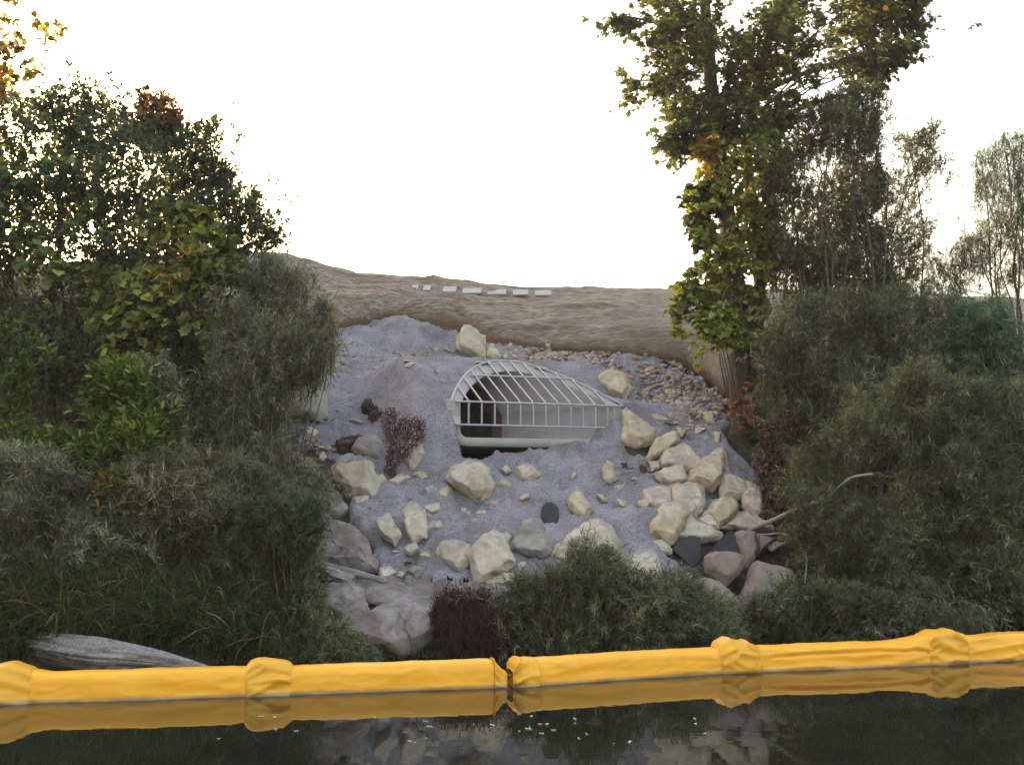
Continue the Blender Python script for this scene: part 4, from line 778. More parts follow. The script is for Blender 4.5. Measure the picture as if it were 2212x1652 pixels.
    V, F, cc = leaves(lp, dr, nr_, ln * sz, wd * sz * rs.uniform(.8, 1.2, N), kind, np.clip(col, .004, .7))
    V = np.vstack([V, twV]); F = np.vstack([F, twF + len(V) - len(twV)]); cc = np.vstack([np.clip(cc, .004, .7), np.tile([[.09, .07, .05]], (len(twF), 1))])
    qmesh(foliage, V, F, M[mat or ('willow' if kind == 'willow' else 'leaf')], root, (0, 0, 0), cc, False)
    if nst:
        k = rs.choice(n, min(nst, n), replace=False); bs = bw[bi[k]] + rs.normal(0, jet, (len(k), 3)) * [1, 1, 0]
        stems_mesh(root, stem, bs, pos[k], rs.uniform(.6, 1.2, len(k)) * r0, rs, stemmat or M['stem'])
    if kind == 'willow' and n > 600 and nst and foliage == 'foliage':
        cpx = P_.mean(0); P2 = [tuple(q_) for q_ in cpx + (P_ - cpx) * 1.07]
        plant('', '', '', base, P2, Y, thick * 1.15, n // 11, twig=(.5, 1.0), kind='willow', ln=ln * 1.1, wd=wd, nl=30, pal=pal, droop=.55, gap=(2.4, -.1), nst=0, seed=seed + 500, up=up + .2, clump=clump, jit=jit, mat=mat, out=1.0, foliage='long_shoots', root=root, warp=1.5, lump_=1.2)
    return root
# palettes (albedo)
WIL = [((0.124, 0.134, 0.086), 3), ((0.166, 0.181, 0.118), 4), ((0.217, 0.229, 0.166), 2), ((0.233, 0.189, 0.063), .5)]
WIG = [((0.072, 0.089, 0.048), 3), ((0.113, 0.130, 0.065), 4), ((0.159, 0.171, 0.097), 2), ((0.265, 0.178, 0.048), .5)]
WIB = [((0.072, 0.120, 0.072), 3), ((0.096, 0.160, 0.096), 4), ((0.144, 0.208, 0.136), 2)]
DKG = [((0.068, 0.094, 0.061), 4), ((0.103, 0.135, 0.085), 4), ((0.136, 0.161, 0.076), 2), ((0.227, 0.203, 0.061), .8)]
GRV = [((0.101, 0.120, 0.028), 3), ((0.169, 0.190, 0.040), 4), ((0.225, 0.230, 0.056), 2), ((0.315, 0.200, 0.056), .5)]
RED = [((0.224, 0.091, 0.056), 3), ((0.154, 0.084, 0.063), 3), ((0.336, 0.168, 0.056), 1), ((0.098, 0.098, 0.049), 3)]
BRG = [((0.071, 0.104, 0.019), 3), ((0.112, 0.156, 0.029), 4), ((0.153, 0.190, 0.038), 2), ((0.224, 0.173, 0.038), .5)]
YEL = [((0.300, 0.240, 0.050), 3), ((0.360, 0.220, 0.050), 2), ((0.200, 0.220, 0.050), 2), ((0.300, 0.120, 0.060), 1)]
MAP = [((0.053, 0.068, 0.023), 4), ((0.089, 0.109, 0.032), 4), ((0.131, 0.146, 0.039), 2), ((0.309, 0.177, 0.039), .5)]
VIN = [((0.144, 0.179, 0.040), 2), ((0.230, 0.262, 0.053), 4), ((0.317, 0.331, 0.092), 2), ((0.461, 0.276, 0.053), .7)]
ORG = [((0.123, 0.096, 0.023), 3), ((0.176, 0.105, 0.028), 3), ((0.088, 0.096, 0.028), 3)]
DEAD = [((0.092, 0.055, 0.039), 3), ((0.134, 0.078, 0.055), 3), ((0.067, 0.043, 0.035), 3)]
ORN = [((0.270, 0.155, 0.030), 3), ((0.300, 0.198, 0.045), 2)]

# left tree, back
LT = 'trees and shrubs on the left bank'
t = plant('tree', 'dark green tree filling the upper left, its right edge thin against the sky', 'tree', [(230, 1000), (120, 980), (330, 985)],
      [(-250, 330), (0, 262), (60, 240), (120, 195), (180, 172), (250, 205), (330, 215), (400, 245), (455, 300), (500, 330), (545, 370), (550, 430), (600, 480), (575, 520), (540, 560), (530, 700), (400, 820), (200, 860), (0, 850), (-250, 800)],
      12.9, 1.05, 6000, twig=(.2, .45), kind='oval', ln=.058, wd=.036, nl=17, pal=DKG, droop=.2, gap=(1.3, -.55), nst=26, r0=.03, seed=3, warp=1.8)
plant('', '', '', [(330, 985)], [(190, 225), (250, 205), (330, 212), (390, 250), (370, 310), (290, 330), (220, 300)], 12.8, .35, 260, twig=(.15, .3), kind='oval', ln=.06, wd=.035, nl=13, pal=RED, gap=(2, -.3), nst=4, r0=.02, seed=5, foliage='red_foliage', root=t)
plant('', '', '', [(360, 985)], [(420, 420), (455, 300), (480, 220), (520, 175), (545, 190), (520, 260), (490, 330), (560, 330), (600, 420), (640, 480), (600, 500), (500, 520)], 12.7, .3, 150, twig=(.15, .32), kind='willow', ln=.06, wd=.014, nl=12, pal=DKG, gap=(2, -.4), nst=9, r0=.022, seed=6, foliage='sparse_foliage', root=t)
# sunlit tree at the top left corner
plant('tree', 'sunlit yellow autumn tree leaning in at the top left corner', 'tree', [(-420, 1000)],
      [(-500, 300), (-450, -200), (0, -160), (100, -30), (125, 40), (165, 80), (130, 110), (95, 95), (60, 150), (25, 200), (10, 270), (-150, 380)], 14.5, .9, 2200, twig=(.2, .4), kind='broad', ln=.085, wd=.085, nl=10, pal=YEL, gap=(1.5, -.1), nst=14, r0=.05, seed=8)
# grape vine hanging in front of the left tree
plant('grape_vine', 'yellow green grape vine hanging over the front of the dark left tree', 'vine', [(330, 1000)],
      [(160, 640), (180, 560), (300, 560), (340, 450), (420, 430), (520, 500), (530, 580), (470, 640), (480, 760), (470, 790), (440, 700), (380, 700), (330, 760), (250, 760), (200, 700)], 11.75, .2, 330, twig=(.15, .35), kind='broad', ln=.085, wd=.09, nl=6, pal=GRV, gap=(2.2, -.15), nst=10, r0=.012, seed=11, droop=.7)
plant('grape_vine', 'bright vine leaves climbing the dark tree at the far left edge', 'vine', [(40, 1000)],
      [(-100, 330), (0, 330), (120, 330), (220, 370), (180, 450), (100, 480), (150, 560), (60, 640), (-100, 700)], 11.8, .2, 170, twig=(.15, .3), kind='broad', ln=.08, wd=.085, nl=5, pal=[((.06, .1, .03), 3), ((.12, .16, .04), 3), ((.22, .22, .05), 1)], gap=(2.2, 0), nst=8, r0=.012, seed=13, droop=.7)
# sumac and saplings, left middle
plant('sapling', 'bright green sapling with oval leaves at the far left edge below the vine', 'sapling', [(20, 1180), (120, 1180)], [(-120, 900), (-100, 700), (0, 680), (60, 720), (100, 760), (90, 850), (60, 900), (180, 960), (160, 1050), (-120, 1080)], 10.9, .3, 360, twig=(.2, .4), kind='oval', ln=.075, wd=.038, nl=12, pal=BRG, gap=(2, -.3), nst=10, r0=.012, seed=15)
plant('sapling', 'leafy yellow green sapling with pale tops in the middle of the left bank', 'sapling', [(260, 1180), (320, 1180)], [(170, 1080), (190, 900), (205, 800), (250, 790), (300, 840), (330, 870), (370, 900), (420, 960), (400, 1080), (300, 1130)], 10.7, .3, 420, twig=(.2, .4), kind='oval', ln=.085, wd=.036, nl=13, pal=BRG, gap=(2, -.3), nst=12, r0=.012, seed=17, up=.7)
plant('sapling', 'olive sapling with feathery grey tips right of the pale topped one', 'sapling', [(400, 1190)], [(290, 800), (330, 770), (380, 850), (420, 880), (430, 1000), (370, 1080), (320, 1000)], 10.9, .25, 240, twig=(.2, .4), kind='willow', ln=.07, wd=.014, nl=16, pal=WIL, gap=(2, -.3), nst=8, r0=.010, seed=19, up=.7)
plant('shrub', 'dark shrub with brown undergrowth between the left tree and the willow', 'shrub', [(470, 1080)], [(380, 760), (470, 640), (540, 640), (560, 800), (540, 960), (470, 1000), (400, 930)], 12.0, .3, 360, twig=(.15, .35), kind='oval', ln=.05, wd=.03, nl=13, pal=DKG, gap=(1.8, -.2), nst=16, r0=.012, seed=21)
def thicket(label, poly, seed, n1, n2, p1, p2, dY=.35):
    r_ = plant('thicket', label, 'undergrowth', [(np.mean([a for a, b in poly]), np.mean([b for a, b in poly]))], poly, lambda d: d - dY, .25, n1, twig=(.15, .4), kind='oval', ln=.05, wd=.024, nl=14, pal=p1, gap=(1.6, -.6), nst=0, seed=seed, warp=1.6)
    plant('', '', '', [(np.mean([a for a, b in poly]), np.mean([b for a, b in poly]))], poly, lambda d: d - dY - .15, .25, n2, twig=(.2, .5), kind='willow', ln=.075, wd=.007, nl=16, pal=p2, gap=(1.7, -.3), nst=0, seed=seed + 1, warp=1.6, root=r_)
    r_['kind'] = 'stuff'; return r_
thicket('dark tangled undergrowth filling the left bank between the shrubs', [(-150, 700), (300, 700), (560, 620), (650, 660), (640, 900), (620, 1010), (640, 1120), (690, 1200), (670, 1310), (500, 1310), (200, 1270), (-150, 1250)], 71, 3000, 1800, DKG[:3] + ORG[:2], WIL)
thicket('dark tangled undergrowth filling the right bank under the willows', [(1640, 720), (1800, 690), (2300, 690), (2300, 1340), (1950, 1340), (1800, 1290), (1740, 1180), (1700, 1120), (1660, 1040), (1600, 900)], 75, 2600, 2200, DKG[:3] + ORG[:2], WIL[:3] + WIG[:3])
# feathery willow beside the gravel
plant('willow_shrub', 'tall feathery grey green willow shrub beside the left edge of the gravel', 'shrub', [(560, 1200), (600, 1180), (520, 1190)],
      [(470, 760), (520, 600), (560, 560), (600, 575), (650, 580), (690, 600), (715, 680), (740, 740), (700, 800), (650, 830), (600, 900), (620, 960), (680, 1010), (735, 1060), (680, 1080), (640, 1130), (560, 1180), (450, 1150), (460, 900)], 11.5, .45, 3300, twig=(.2, .45), kind='willow', ln=0.075, wd=.0068, nl=20, pal=WIL, gap=(1.7, -.32), nst=26, r0=.010, seed=23, up=.6)
# lower left willows and weeds
plant('willow_shrub', 'grey olive willow shrub at the lower left edge above the grass', 'shrub', [(100, 1290), (0, 1290)], [(-150, 960), (0, 985), (120, 1000), (220, 1050), (280, 1120), (260, 1200), (120, 1260), (-150, 1280)], 10.2, .4, 1900, twig=(.2, .42), kind='willow', ln=0.086, wd=.0068, nl=20, pal=WIL, gap=(1.8, -.35), nst=16, r0=.010, seed=25)
plant('willow_shrub', 'olive brown willow shrub in the lower middle of the left bank', 'shrub', [(420, 1280), (340, 1290)], [(230, 1120), (250, 1020), (350, 980), (450, 980), (540, 1000), (600, 1050), (590, 1150), (500, 1230), (300, 1240)], 10.4, .4, 1500, twig=(.2, .42), kind='willow', ln=0.086, wd=.0068, nl=20, pal=WIL + [((.12, .095, .035), 2)], gap=(1.8, -.35), nst=16, r0=.010, seed=27)
plant('weed', 'orange brown broad leafed weed among the lower left willows', 'weed', [(330, 1180)], [(170, 1080), (260, 1020), (400, 1020), (460, 1080), (420, 1140), (250, 1120)], 10.05, .2, 34, twig=(.15, .3), kind='oval', ln=.07, wd=.036, nl=9, pal=ORG, gap=(2.2, -.1), nst=8, r0=.008, seed=29)
plant('willow_shrub', 'dark willow shrub overhanging the huge brown boulder', 'shrub', [(610, 1390), (560, 1380)], [(480, 1120), (600, 1080), (680, 1080), (690, 1130), (660, 1200), (660, 1300), (680, 1360), (600, 1380), (500, 1330), (460, 1230)], 10.1, .35, 1500, twig=(.18, .4), kind='willow', ln=0.081, wd=.0068, nl=20, pal=[((.05, .065, .035), 3), ((.075, .09, .05), 4), ((.11, .125, .08), 2)], gap=(1.8, -.3), nst=14, r0=.009, seed=31)
plant('willow_shrub', 'low green willow along the water below the brown rocks', 'shrub', [(640, 1425), (740, 1425)], [(540, 1420), (590, 1340), (680, 1310), (720, 1350), (760, 1390), (830, 1420), (800, 1436), (560, 1440)], 9.75, .2, 700, twig=(.15, .32), kind='willow', ln=0.069, wd=.0068, nl=18, pal=WIG, gap=(2, -.3), nst=10, r0=.007, seed=33)
# middle willow bush
plant('willow_bush', 'green willow bush in the middle of the shore in front of the cream rocks', 'bush', [(1300, 1425), (1400, 1420), (1200, 1425)],
      [(1080, 1330), (1110, 1270), (1160, 1230), (1230, 1215), (1290, 1190), (1330, 1185), (1350, 1215), (1400, 1240), (1470, 1230), (1500, 1260), (1550, 1310), (1600, 1350), (1570, 1410), (1300, 1428), (1090, 1420), (1060, 1380)], 10.15, .42, 2300, twig=(.2, .5), up=.7, kind='willow', ln=0.075, wd=.0068, nl=21, pal=WIG, gap=(1.8, -.32), nst=24, r0=.009, seed=35)
# right side
plant('willow_bush', 'low spreading willow along the right shore behind the boom', 'bush', [(1750, 1402), (1900, 1395), (1600, 1410)],
      [(1480, 1400), (1560, 1330), (1660, 1300), (1760, 1260), (1860, 1290), (1960, 1310), (2040, 1340), (2080, 1375), (1900, 1385), (1650, 1412)], 10.55, .32, 2000, twig=(.18, .45), up=.5, kind='willow', ln=0.069, wd=.0068, nl=20, pal=WIL[:2] + WIG[:2], gap=(1.8, -.4), nst=18, r0=.008, seed=37)
RW = 'willows on the right bank'
plant('willow_shrub', 'large drooping willow shrub in front at the right, over the boulders', 'shrub', [(1900, 1300), (2050, 1290), (1800, 1270)],
      [(1690, 1130), (1720, 1040), (1760, 980), (1830, 900), (1900, 820), (2000, 790), (2100, 820), (2300, 870), (2300, 1330), (2100, 1350), (1950, 1310), (1850, 1270), (1780, 1200), (1730, 1160)], 11.2, .6, 3600, twig=(.22, .48), kind='willow', ln=0.081, wd=.0068, nl=20, pal=WIG[:3] + [((.15, .13, .05), .5)], gap=(1.5, -.35), nst=26, r0=.011, seed=39, group=RW)
plant('willow_shrub', 'broad grey green willow shrub standing right of the vine covered tree', 'shrub', [(1800, 1130), (1900, 1140), (1720, 1100)],
      [(1630, 760), (1650, 670), (1760, 630), (1860, 625), (1980, 625), (2090, 650), (2140, 800), (2120, 960), (1990, 1010), (1900, 1050), (1800, 1080), (1720, 1000), (1670, 920), (1640, 850)], 12.5, .6, 3800, twig=(.22, .48), kind='willow', ln=0.081, wd=.0068, nl=20, pal=WIL[:2] + WIG[:3], gap=(1.5, -.38), nst=26, r0=.013, seed=41, group=RW)
plant('willow_shrub', 'bluish green willow shrub at the right edge under the crest line', 'shrub', [(2130, 1150), (2230, 1150)],
      [(1980, 1040), (1990, 780), (2060, 680), (2120, 650), (2170, 660), (2190, 720), (2320, 760), (2320, 1050), (2150, 1080)], 12.2, .5, 2700, twig=(.22, .48), kind='willow', ln=0.081, wd=.0068, nl=20, pal=WIB, gap=(1.5, -.38), nst=18, r0=.012, seed=43, group=RW)
wt_ = plant('willow_tree', 'slender willow tree with open crown rising right of the vine covered tree', 'tree', [(1830, 1080), (1760, 1060), (1900, 1080)],
      [(1640, 620), (1660, 480), (1660, 330), (1740, 230), (1850, 170), (1910, 190), (1890, 300), (1900, 400), (1880, 480), (1910, 560), (1960, 640), (1900, 680), (1700, 680)], 13.6, .6, 3300, twig=(.2, .42), kind='willow', ln=0.075, wd=.014, nl=19, pal=WIG[:3] + [((.15, .17, .06), 2)], gap=(1.7, -.35), nst=20, r0=.028, seed=45, stem='limb', stemmat=M['bark'])
plant('', '', '', [(1830, 1080)], [(1880, 330), (1960, 270), (2010, 310), (2050, 420), (2020, 480), (2000, 560), (2020, 650), (1880, 660)], 13.6, .5, 900, twig=(.2, .45), kind='willow', ln=.07, wd=.012, nl=15, pal=WIG[:3] + WIL[:2], gap=(2.0, .05), nst=9, r0=.02, seed=46, foliage='outer_foliage', root=wt_, warp=1.6, stem='outer_limb', stemmat=M['bark'])
plant('willow_tree', 'thin willow tree with sparse crown at the right edge against the sky', 'tree', [(2150, 1080), (2230, 1080)],
      [(1980, 650), (2000, 580), (2050, 510), (2110, 470), (2115, 380), (2150, 290), (2190, 310), (2300, 280), (2300, 600), (2200, 600), (2120, 640)], 13.8, .5, 2000, twig=(.2, .42), kind='willow', ln=0.075, wd=.0068, nl=14, pal=WIL[:2] + WIB[:2], gap=(1.9, -.2), nst=14, r0=.024, seed=47, stem='limb', stemmat=M['bark'])
plant('undergrowth', 'dead brown leaves and thin stems under the right willows beside the pile', 'undergrowth', [(1680, 1150), (1720, 1140), (1650, 1120)], [(1650, 1040), (1640, 900), (1700, 880), (1800, 960), (1820, 1060), (1760, 1130), (1700, 1150), (1640, 1110)], 12.5, .35, 620, twig=(.15, .3), kind='oval', ln=.055, wd=.022, nl=9, pal=DEAD, gap=(2, -.3), nst=12, r0=.008, seed=49, mat='fibre', droop=.8)

# vine covered tree with two trunks
def trunk(root, name, pts, rad, n=70, sides=18, seed=1):
    c = spline(pts, n); r = np.interp(np.linspace(0, 1, n), np.linspace(0, 1, len(rad)), rad)
    V, F = tubes(c[None], r[None], sides); ctr = np.repeat(c, sides, 0); dirs = V - ctr
    V = ctr + dirs * (1 + .16 * vn(V * [1, 1, .4], 8, seed) + .10 * vn(V * [1, 1, .3], 20, seed + 1))[:, None]; return qmesh(name, V, F, M['bark'], root)
tb = cast(1605, 950); tb[2] = hgt(tb[0], tb[1]); TY = tb[1]
vt = thing('tree', 'tall two trunked tree with leafy crown cut by the top of the picture', 'tree', tuple(tb))
tp = lambda lst: [at(x, y, TY + d) for x, y, d in lst]
trunk(vt, 'trunk', tp([(1602, 985, 0), (1604, 900, 0), (1600, 760, 0), (1588, 620, 0), (1572, 480, 0), (1552, 330, 0), (1540, 220, 0), (1528, 80, 0), (1515, -120, 0)]), [.19, .17, .15, .14, .125, .12, .11, .09, .05])
trunk(vt, 'trunk', tp([(1640, 985, -.1), (1642, 880, -.1), (1636, 740, -.05), (1640, 600, 0), (1628, 450, .1), (1612, 320, .1), (1630, 220, .1), (1660, 80, .1), (1690, -120, .1)]), [.11, .10, .09, .085, .08, .085, .08, .065, .04], seed=4)
for k, lm in enumerate(([(1545, 250, 0), (1600, 130, -.2), (1690, 60, -.4)], [(1640, 200, .1), (1760, 150, 0), (1880, 110, -.1)], [(1530, 120, 0), (1450, 60, -.1), (1350, 35, -.2)], [(1552, 330, 0), (1480, 230, .1), (1420, 140, .2)], [(1620, 290, .1), (1740, 230, .2), (1850, 200, .2)])):
    trunk(vt, 'limb', tp(lm), [.05, .035, .012], 24, 8, 8 + k)
plant('', '', '', [(1580, 300, TY)], [(1400, -40), (1340, 20), (1290, 40), (1370, 55), (1395, 90), (1380, 140), (1400, 200), (1420, 260), (1410, 300), (1470, 290), (1500, 330), (1560, 370), (1600, 340), (1640, 300), (1700, 270), (1780, 230), (1850, 190), (1900, 160), (1980, 110), (1990, 60), (1960, -40)],
      TY - .1, .9, 2700, twig=(.18, .38), kind='broad', ln=.064, wd=.056, nl=9, pal=MAP, warp=2.1, gap=(2.3, .0), nst=22, r0=.018, seed=51, root=vt, droop=.35, stem='branch', stemmat=M['bark'])
vv = plant('climbing_vine', 'yellow green vine clothing the trunks of the tall tree from the ground to the crown', 'vine', [(1600, 960)],
      [(1480, 700), (1470, 640), (1500, 590), (1520, 560), (1560, 540), (1475, 470), (1460, 420), (1520, 400), (1560, 380), (1590, 330), (1640, 380), (1660, 450), (1680, 560), (1690, 650), (1670, 700), (1650, 740), (1660, 800), (1650, 830), (1600, 760), (1540, 720), (1530, 780), (1500, 720)],
      TY - .3, .25, 760, twig=(.15, .3), kind='broad', ln=.072, wd=.07, nl=9, pal=VIN, gap=(1.9, -.1), nst=16, r0=.012, seed=53, droop=.6, stemmat=M['bark'])
plant('', '', '', [(1590, 340, TY)], [(1500, 330), (1520, 250), (1580, 200), (1680, 200), (1700, 300), (1690, 400), (1600, 430), (1540, 400)], TY - .2, .35, 330, twig=(.15, .3), kind='broad', ln=.075, wd=.07, nl=8, pal=VIN, gap=(2.2, -.2), nst=6, r0=.012, seed=54, foliage='upper_foliage', root=vv, droop=.6)
plant('', '', '', [(1560, 540, TY)], [(1480, 500), (1470, 440), (1500, 400), (1560, 420), (1565, 480), (1530, 520), (1510, 560)], TY - .1, .2, 150, twig=(.15, .3), kind='broad', ln=.08, wd=.08, nl=8, pal=MAP, gap=(2, -.4), nst=0, r0=.01, seed=55, foliage='dark_foliage', root=vv)
plant('', '', '', [(1560, 340, TY)], [(1500, 330), (1520, 305), (1555, 315), (1565, 350), (1545, 370), (1515, 360)], TY - .35, .12, 42, twig=(.1, .2), kind='broad', ln=.085, wd=.085, nl=7, pal=ORN, gap=(2, -1.5), nst=0, r0=.006, seed=57, foliage='orange_foliage', root=vv, jit=.15)
plant('', '', '', [(1600, 900, TY)], [(1560, 850), (1590, 820), (1640, 840), (1670, 900), (1640, 910), (1600, 890), (1570, 900)], TY - .35, .15, 34, twig=(.1, .25), kind='broad', ln=.06, wd=.05, nl=6, pal=[((.22, .09, .06), 3), ((.28, .14, .08), 2)], gap=(2, -.8), nst=0, r0=.006, seed=59, foliage='withered_foliage', root=vv, droop=.8)
plant('', '', '', [(1640, 860, TY)], [(1630, 700), (1700, 690), (1720, 740), (1690, 860), (1650, 860), (1640, 780)], TY - .5, .15, 110, twig=(.1, .25), kind='broad', ln=.06, wd=.055, nl=6, pal=VIN, gap=(2, -.2), nst=5, r0=.006, seed=61, foliage='low_foliage', root=vv, droop=.6)
# thin dark saplings stems in the right shade
rs = np.random.RandomState(3)
for k, x in enumerate((1700, 1735, 1762, 1800)):
    b = cast(x, 1130 + 8 * k); b[2] = hgt(b[0], b[1]); tpz = at(x + rs.uniform(-20, 25), 760, b[1] + .1)
    r_ = thing('sapling', ['thin bare sapling stem in the right shade, nearest the vine covered tree', 'thin bare sapling stem in the right shade, second from the vine covered tree', 'thin bare sapling stem in the right shade, third from the vine covered tree', 'thin bare sapling stem in the right shade, farthest from the vine covered tree'][k], 'sapling', tuple(b), 'bare sapling stems at right')
    stems_mesh(r_, 'stem', [b - [0, 0, .1]], [tpz], [.02], rs, M['stem'], .03, 14, 7, .6)
    stems_mesh(r_, 'branch', [b * .45 + tpz * .55] * 2, [tpz + [.3, 0, .1], tpz + [-.25, -.1, 0]], [.009, .008], rs, M['stem'], .08, 8, 5, .4)

# reddish withered plant in the rocks, reddish root clump at the water
def fibres(name, label, cat, poly, Y, thick, n, L, pal, seed, down=1.0, r=.0035):
    rs = np.random.RandomState(seed); P_ = np.array(poly, float); x, y = rs.uniform(P_[:, 0].min(), P_[:, 0].max(), n * 4), rs.uniform(P_[:, 1].min(), P_[:, 1].max(), n * 4)
    k = inpoly(x + 26 * vn(xyz(x / 30, y / 30, 0), 1, seed), y + 26 * vn(xyz(x / 30, y / 30, 0), 1, seed + 1), poly); x, y = x[k][:n], y[k][:n]; ef = np.sqrt(np.clip(edgedist(x, y, poly) / 40, .05, 1)); q_ = at(x, y, Y + rs.uniform(-1, 1, len(x)) * thick * ef)
    d = unit(rs.normal(0, .5, (len(q_), 3)) + [0, -.25, -down]); s = np.linspace(-.5, .5, 5)[None, :, None]; ll = rs.uniform(*L, len(q_))[:, None, None]
    pth = q_[:, None] + d[:, None] * s * ll + rs.normal(0, .02, (len(q_), 5, 3)); V, F = tubes(pth, np.full((len(q_), 5), r) * np.linspace(1, .4, 5), 3)
    c = np.array([p for p, w_ in pal])[rs.randint(len(pal), size=len(q_))] * rs.uniform(.6, 1.4, (len(q_), 1))
    tag(qmesh(name, V, F, M['fibre'], None, tuple(q_.mean(0) - [0, 0, .1]), np.repeat(c, 12, 0), False), label, cat)
fibres('root_clump', 'dark reddish clump of dead roots hanging to the water beside the middle willow', 'roots', [(935, 1330), (960, 1295), (1020, 1285), (1080, 1300), (1105, 1340), (1100, 1400), (1000, 1412), (940, 1400)], 9.95, .26, 2600, (.12, .32), [((.075, .036, .034), 1), ((.095, .05, .045), 1), ((.045, .026, .025), 1)], 1)
rp = cast(850, 1040); fibres('withered_plant', 'red brown withered plant drooping over the rocks left of the culvert', 'plant', [(800, 890), (840, 880), (870, 930), (885, 900), (920, 910), (900, 950), (880, 1000), (850, 1035), (825, 1020), (830, 960)], rp[1] - .1, .12, 620, (.05, .16), [((.20, .08, .06), 1), ((.15, .07, .055), 1), ((.10, .05, .04), 1)], 2, .8, .0045)

# ------------------------------------------------------------------ grass
def grass(zones, seed):
    rs = np.random.RandomState(seed); allV, allF, allC = [], [], []; off = 0
    for (poly, n, L0, L1, pal) in zones:
        P_ = np.array(poly, float); x, y = rs.uniform(P_[:, 0].min(), P_[:, 0].max(), n * 6), rs.uniform(P_[:, 1].min(), P_[:, 1].max(), n * 6)
        k = inpoly(x, y, poly) & (vn(xyz(x / 70, y / 70, 0), 1, 5) > rs.uniform(-1, .2, len(x))); x, y = x[k][:n], y[k][:n]; N = len(x)
        tf = rs.randint(0, max(1, N // 14), N); x = x[tf] + rs.normal(0, 7, N); y = y[tf] + rs.normal(0, 2.5, N)
        q_ = np.array([cast(a, b) for a, b in zip(x, y)]); q_[:, 2] = np.maximum(hgt(q_[:, 0], q_[:, 1]) - .02, -.02)
        L = rs.uniform(L0, L1, N); az = rs.uniform(0, 6.283, N); lean = rs.uniform(.4, 1.25, N); K = 6; s = np.linspace(0, 1, K)
        hd = np.stack([np.cos(az), np.sin(az) - .3, 0 * az], -1)
        pth = q_[:, None] + hd[:, None] * (L[:, None] * lean[:, None] * (s ** 1.6) * .75)[..., None] + np.array([0, 0, 1.]) * (L[:, None] * (s - .62 * lean[:, None] * s ** 2.2))[..., None]
        wd = (rs.uniform(.004, .0085, N)[:, None] * np.array([.8, 1, .95, .8, .5, .08])[None]); sd = np.stack([-np.sin(az), np.cos(az), 0 * az], -1) + rs.normal(0, .3, (N, 3)); sd = unit(sd)
        V = np.stack([pth - sd[:, None] * wd[..., None], pth + sd[:, None] * wd[..., None]], 2).reshape(-1, 3)
        b = np.arange(N)[:, None] * K * 2 + np.arange(K - 1)[None] * 2; F = np.stack([b, b + 1, b + 3, b + 2], -1).reshape(-1, 4) + off; off += len(V)
        pc = np.array([c for c, w_ in pal]); pw = np.array([w_ for c, w_ in pal], float); c = pc[rs.choice(len(pc), N, p=pw / pw.sum())] * rs.uniform(.6, 1.35, (N, 1))
        allV.append(V); allF.append(F); allC.append(np.repeat(c, K - 1, 0))
    g = qmesh('grass', np.vstack(allV), np.vstack(allF), M['grass'], None, (0, 0, 0), np.vstack(allC), False); g['kind'] = 'stuff'; g['label'] = 'long green and straw coloured grass along both shores'; g['category'] = 'grass'
GRS = [((0.060, 0.081, 0.021), 4), ((0.090, 0.118, 0.032), 3), ((0.045, 0.071, 0.045), 3), ((0.247, 0.167, 0.119), .6), ((0.338, 0.248, 0.210), .25)]
grass([([(-200, 1280), (150, 1280), (400, 1290), (640, 1300), (680, 1420), (500, 1436), (420, 1410), (220, 1385), (80, 1380), (-200, 1380)], 3600, .45, .95, GRS),
       ([(-200, 1310), (480, 1310), (640, 1330), (600, 1400), (440, 1425), (-200, 1425)], 3200, .4, .9, GRS),
       ([(100, 1290), (480, 1300), (480, 1400), (120, 1390)], 420, .5, .9, [((.42, .36, .26), 2), ((.30, .24, .15), 2), ((.16, .20, .05), 3)]),
       ([(-200, 1330), (140, 1340), (110, 1400), (60, 1432), (-200, 1440)], 1300, .3, .7, GRS),
       ([(120, 1290), (330, 1290), (330, 1370), (150, 1370)], 500, .4, .8, [((.08, .11, .025), 4), ((.11, .15, .03), 3)]),
       ([(480, 1400), (850, 1412), (1050, 1412), (1050, 1426), (800, 1440), (470, 1442)], 1300, .08, .22, GRS),
       ([(1900, 1330), (2300, 1300), (2300, 1375), (1950, 1385)], 1500, .3, .6, [((.025, .045, .015), 4), ((.045, .07, .025), 3)]),
       ([(1090, 1416), (1600, 1405), (1900, 1380), (1900, 1390), (1600, 1416), (1090, 1426)], 900, .08, .2, GRS)], 5)

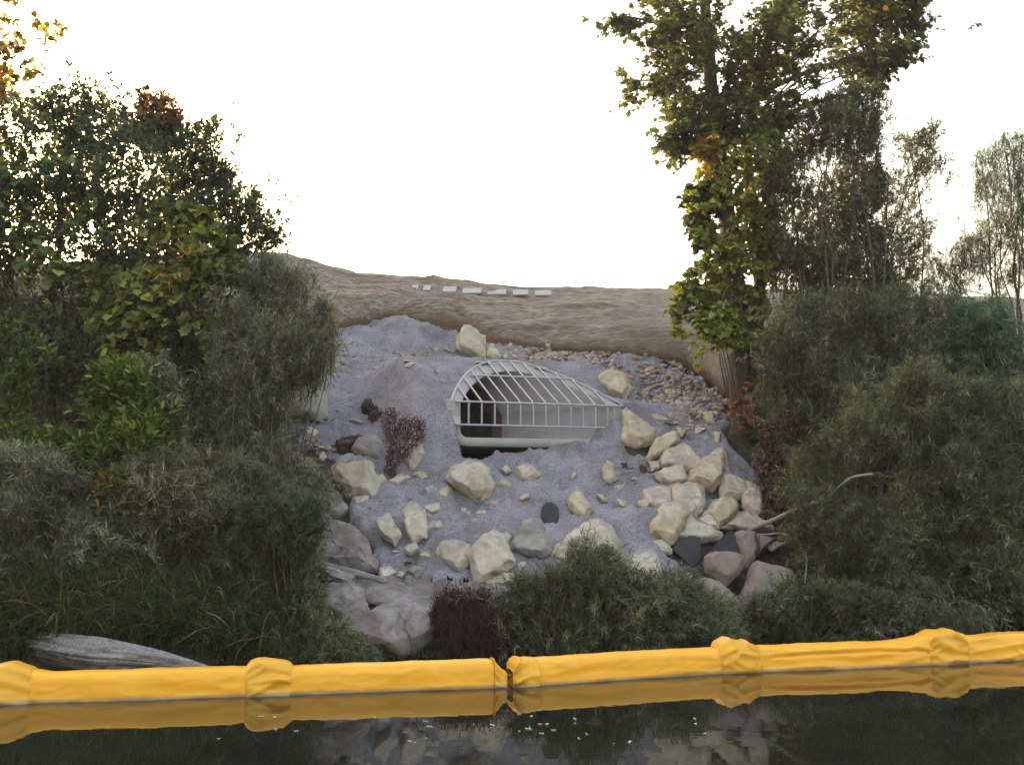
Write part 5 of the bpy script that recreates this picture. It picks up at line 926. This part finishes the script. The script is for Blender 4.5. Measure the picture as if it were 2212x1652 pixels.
# ------------------------------------------------------------------ pale leaf scraps floating on the water
rs = np.random.RandomState(12); pr = None
m = plain('floating_leaf', (.5, .46, .36), .6, 0, .3, 30, .1, .002)
for k in range(30):
    if k < 34: x, y = rs.normal(1100, 300), rs.uniform(1545, 1610)
    else: x, y = rs.uniform(60, 2150), rs.uniform(1520, 1650)
    q_ = on_water(x, y)
    if pr is None:
        th = np.linspace(0, 2 * np.pi, 9)[:-1]; bm = bmesh.new(); rr = np.array([1, .8, .55, .75, 1.05, .7, .5, .8])
        a = [bm.verts.new((rr[i] * math.cos(th[i]) * .03, rr[i] * math.sin(th[i]) * .016, .006 + .003 * math.cos(3 * th[i]))) for i in range(8)]; b = [bm.verts.new((v.co.x, v.co.y, v.co.z - .003)) for v in a]
        bm.faces.new(a); bm.faces.new(b[::-1])
        for i in range(8): bm.faces.new((a[i], b[i], b[(i + 1) % 8], a[(i + 1) % 8]))
        bmesh.ops.recalc_face_normals(bm, faces=bm.faces); me = bpy.data.meshes.new('floating_leaf'); bm.to_mesh(me); bm.free(); me.materials.append(m)
        pr = bpy.data.objects.new('floating_leaf', me); o = pr
    else: o = pr.copy()
    bpy.context.scene.collection.objects.link(o); o.location = (q_[0], q_[1], 0); o.rotation_euler = (0, 0, rs.uniform(0, 6.3)); o.scale = (rs.uniform(.25, .9),) * 2 + (1,)
    tag(o, 'tiny pale dry leaf floating on the dark water', 'leaf', 'leaf scraps floating on the water')

# ------------------------------------------------------------------ thin air volume added to lift the darks like lens glare
bm = bmesh.new(); box(bm, (0, 400, 24), (820, 0, 0), (0, 1500, 0), (0, 0, 56)); hz = bm_obj('glare_haze', bm, M['soil']); hz['kind'] = 'stuff'
m = bpy.data.materials.new('glare_haze_air'); m.use_nodes = True; n_ = m.node_tree.nodes; n_.clear(); v_ = n_.new('ShaderNodeVolumePrincipled'); o_ = n_.new('ShaderNodeOutputMaterial')
v_.inputs['Color'].default_value = (.95, .93, .97, 1); v_.inputs['Density'].default_value = GLARE_HAZE; m.node_tree.links.new(v_.outputs[0], o_.inputs['Volume']); hz.data.materials.clear(); hz.data.materials.append(m)
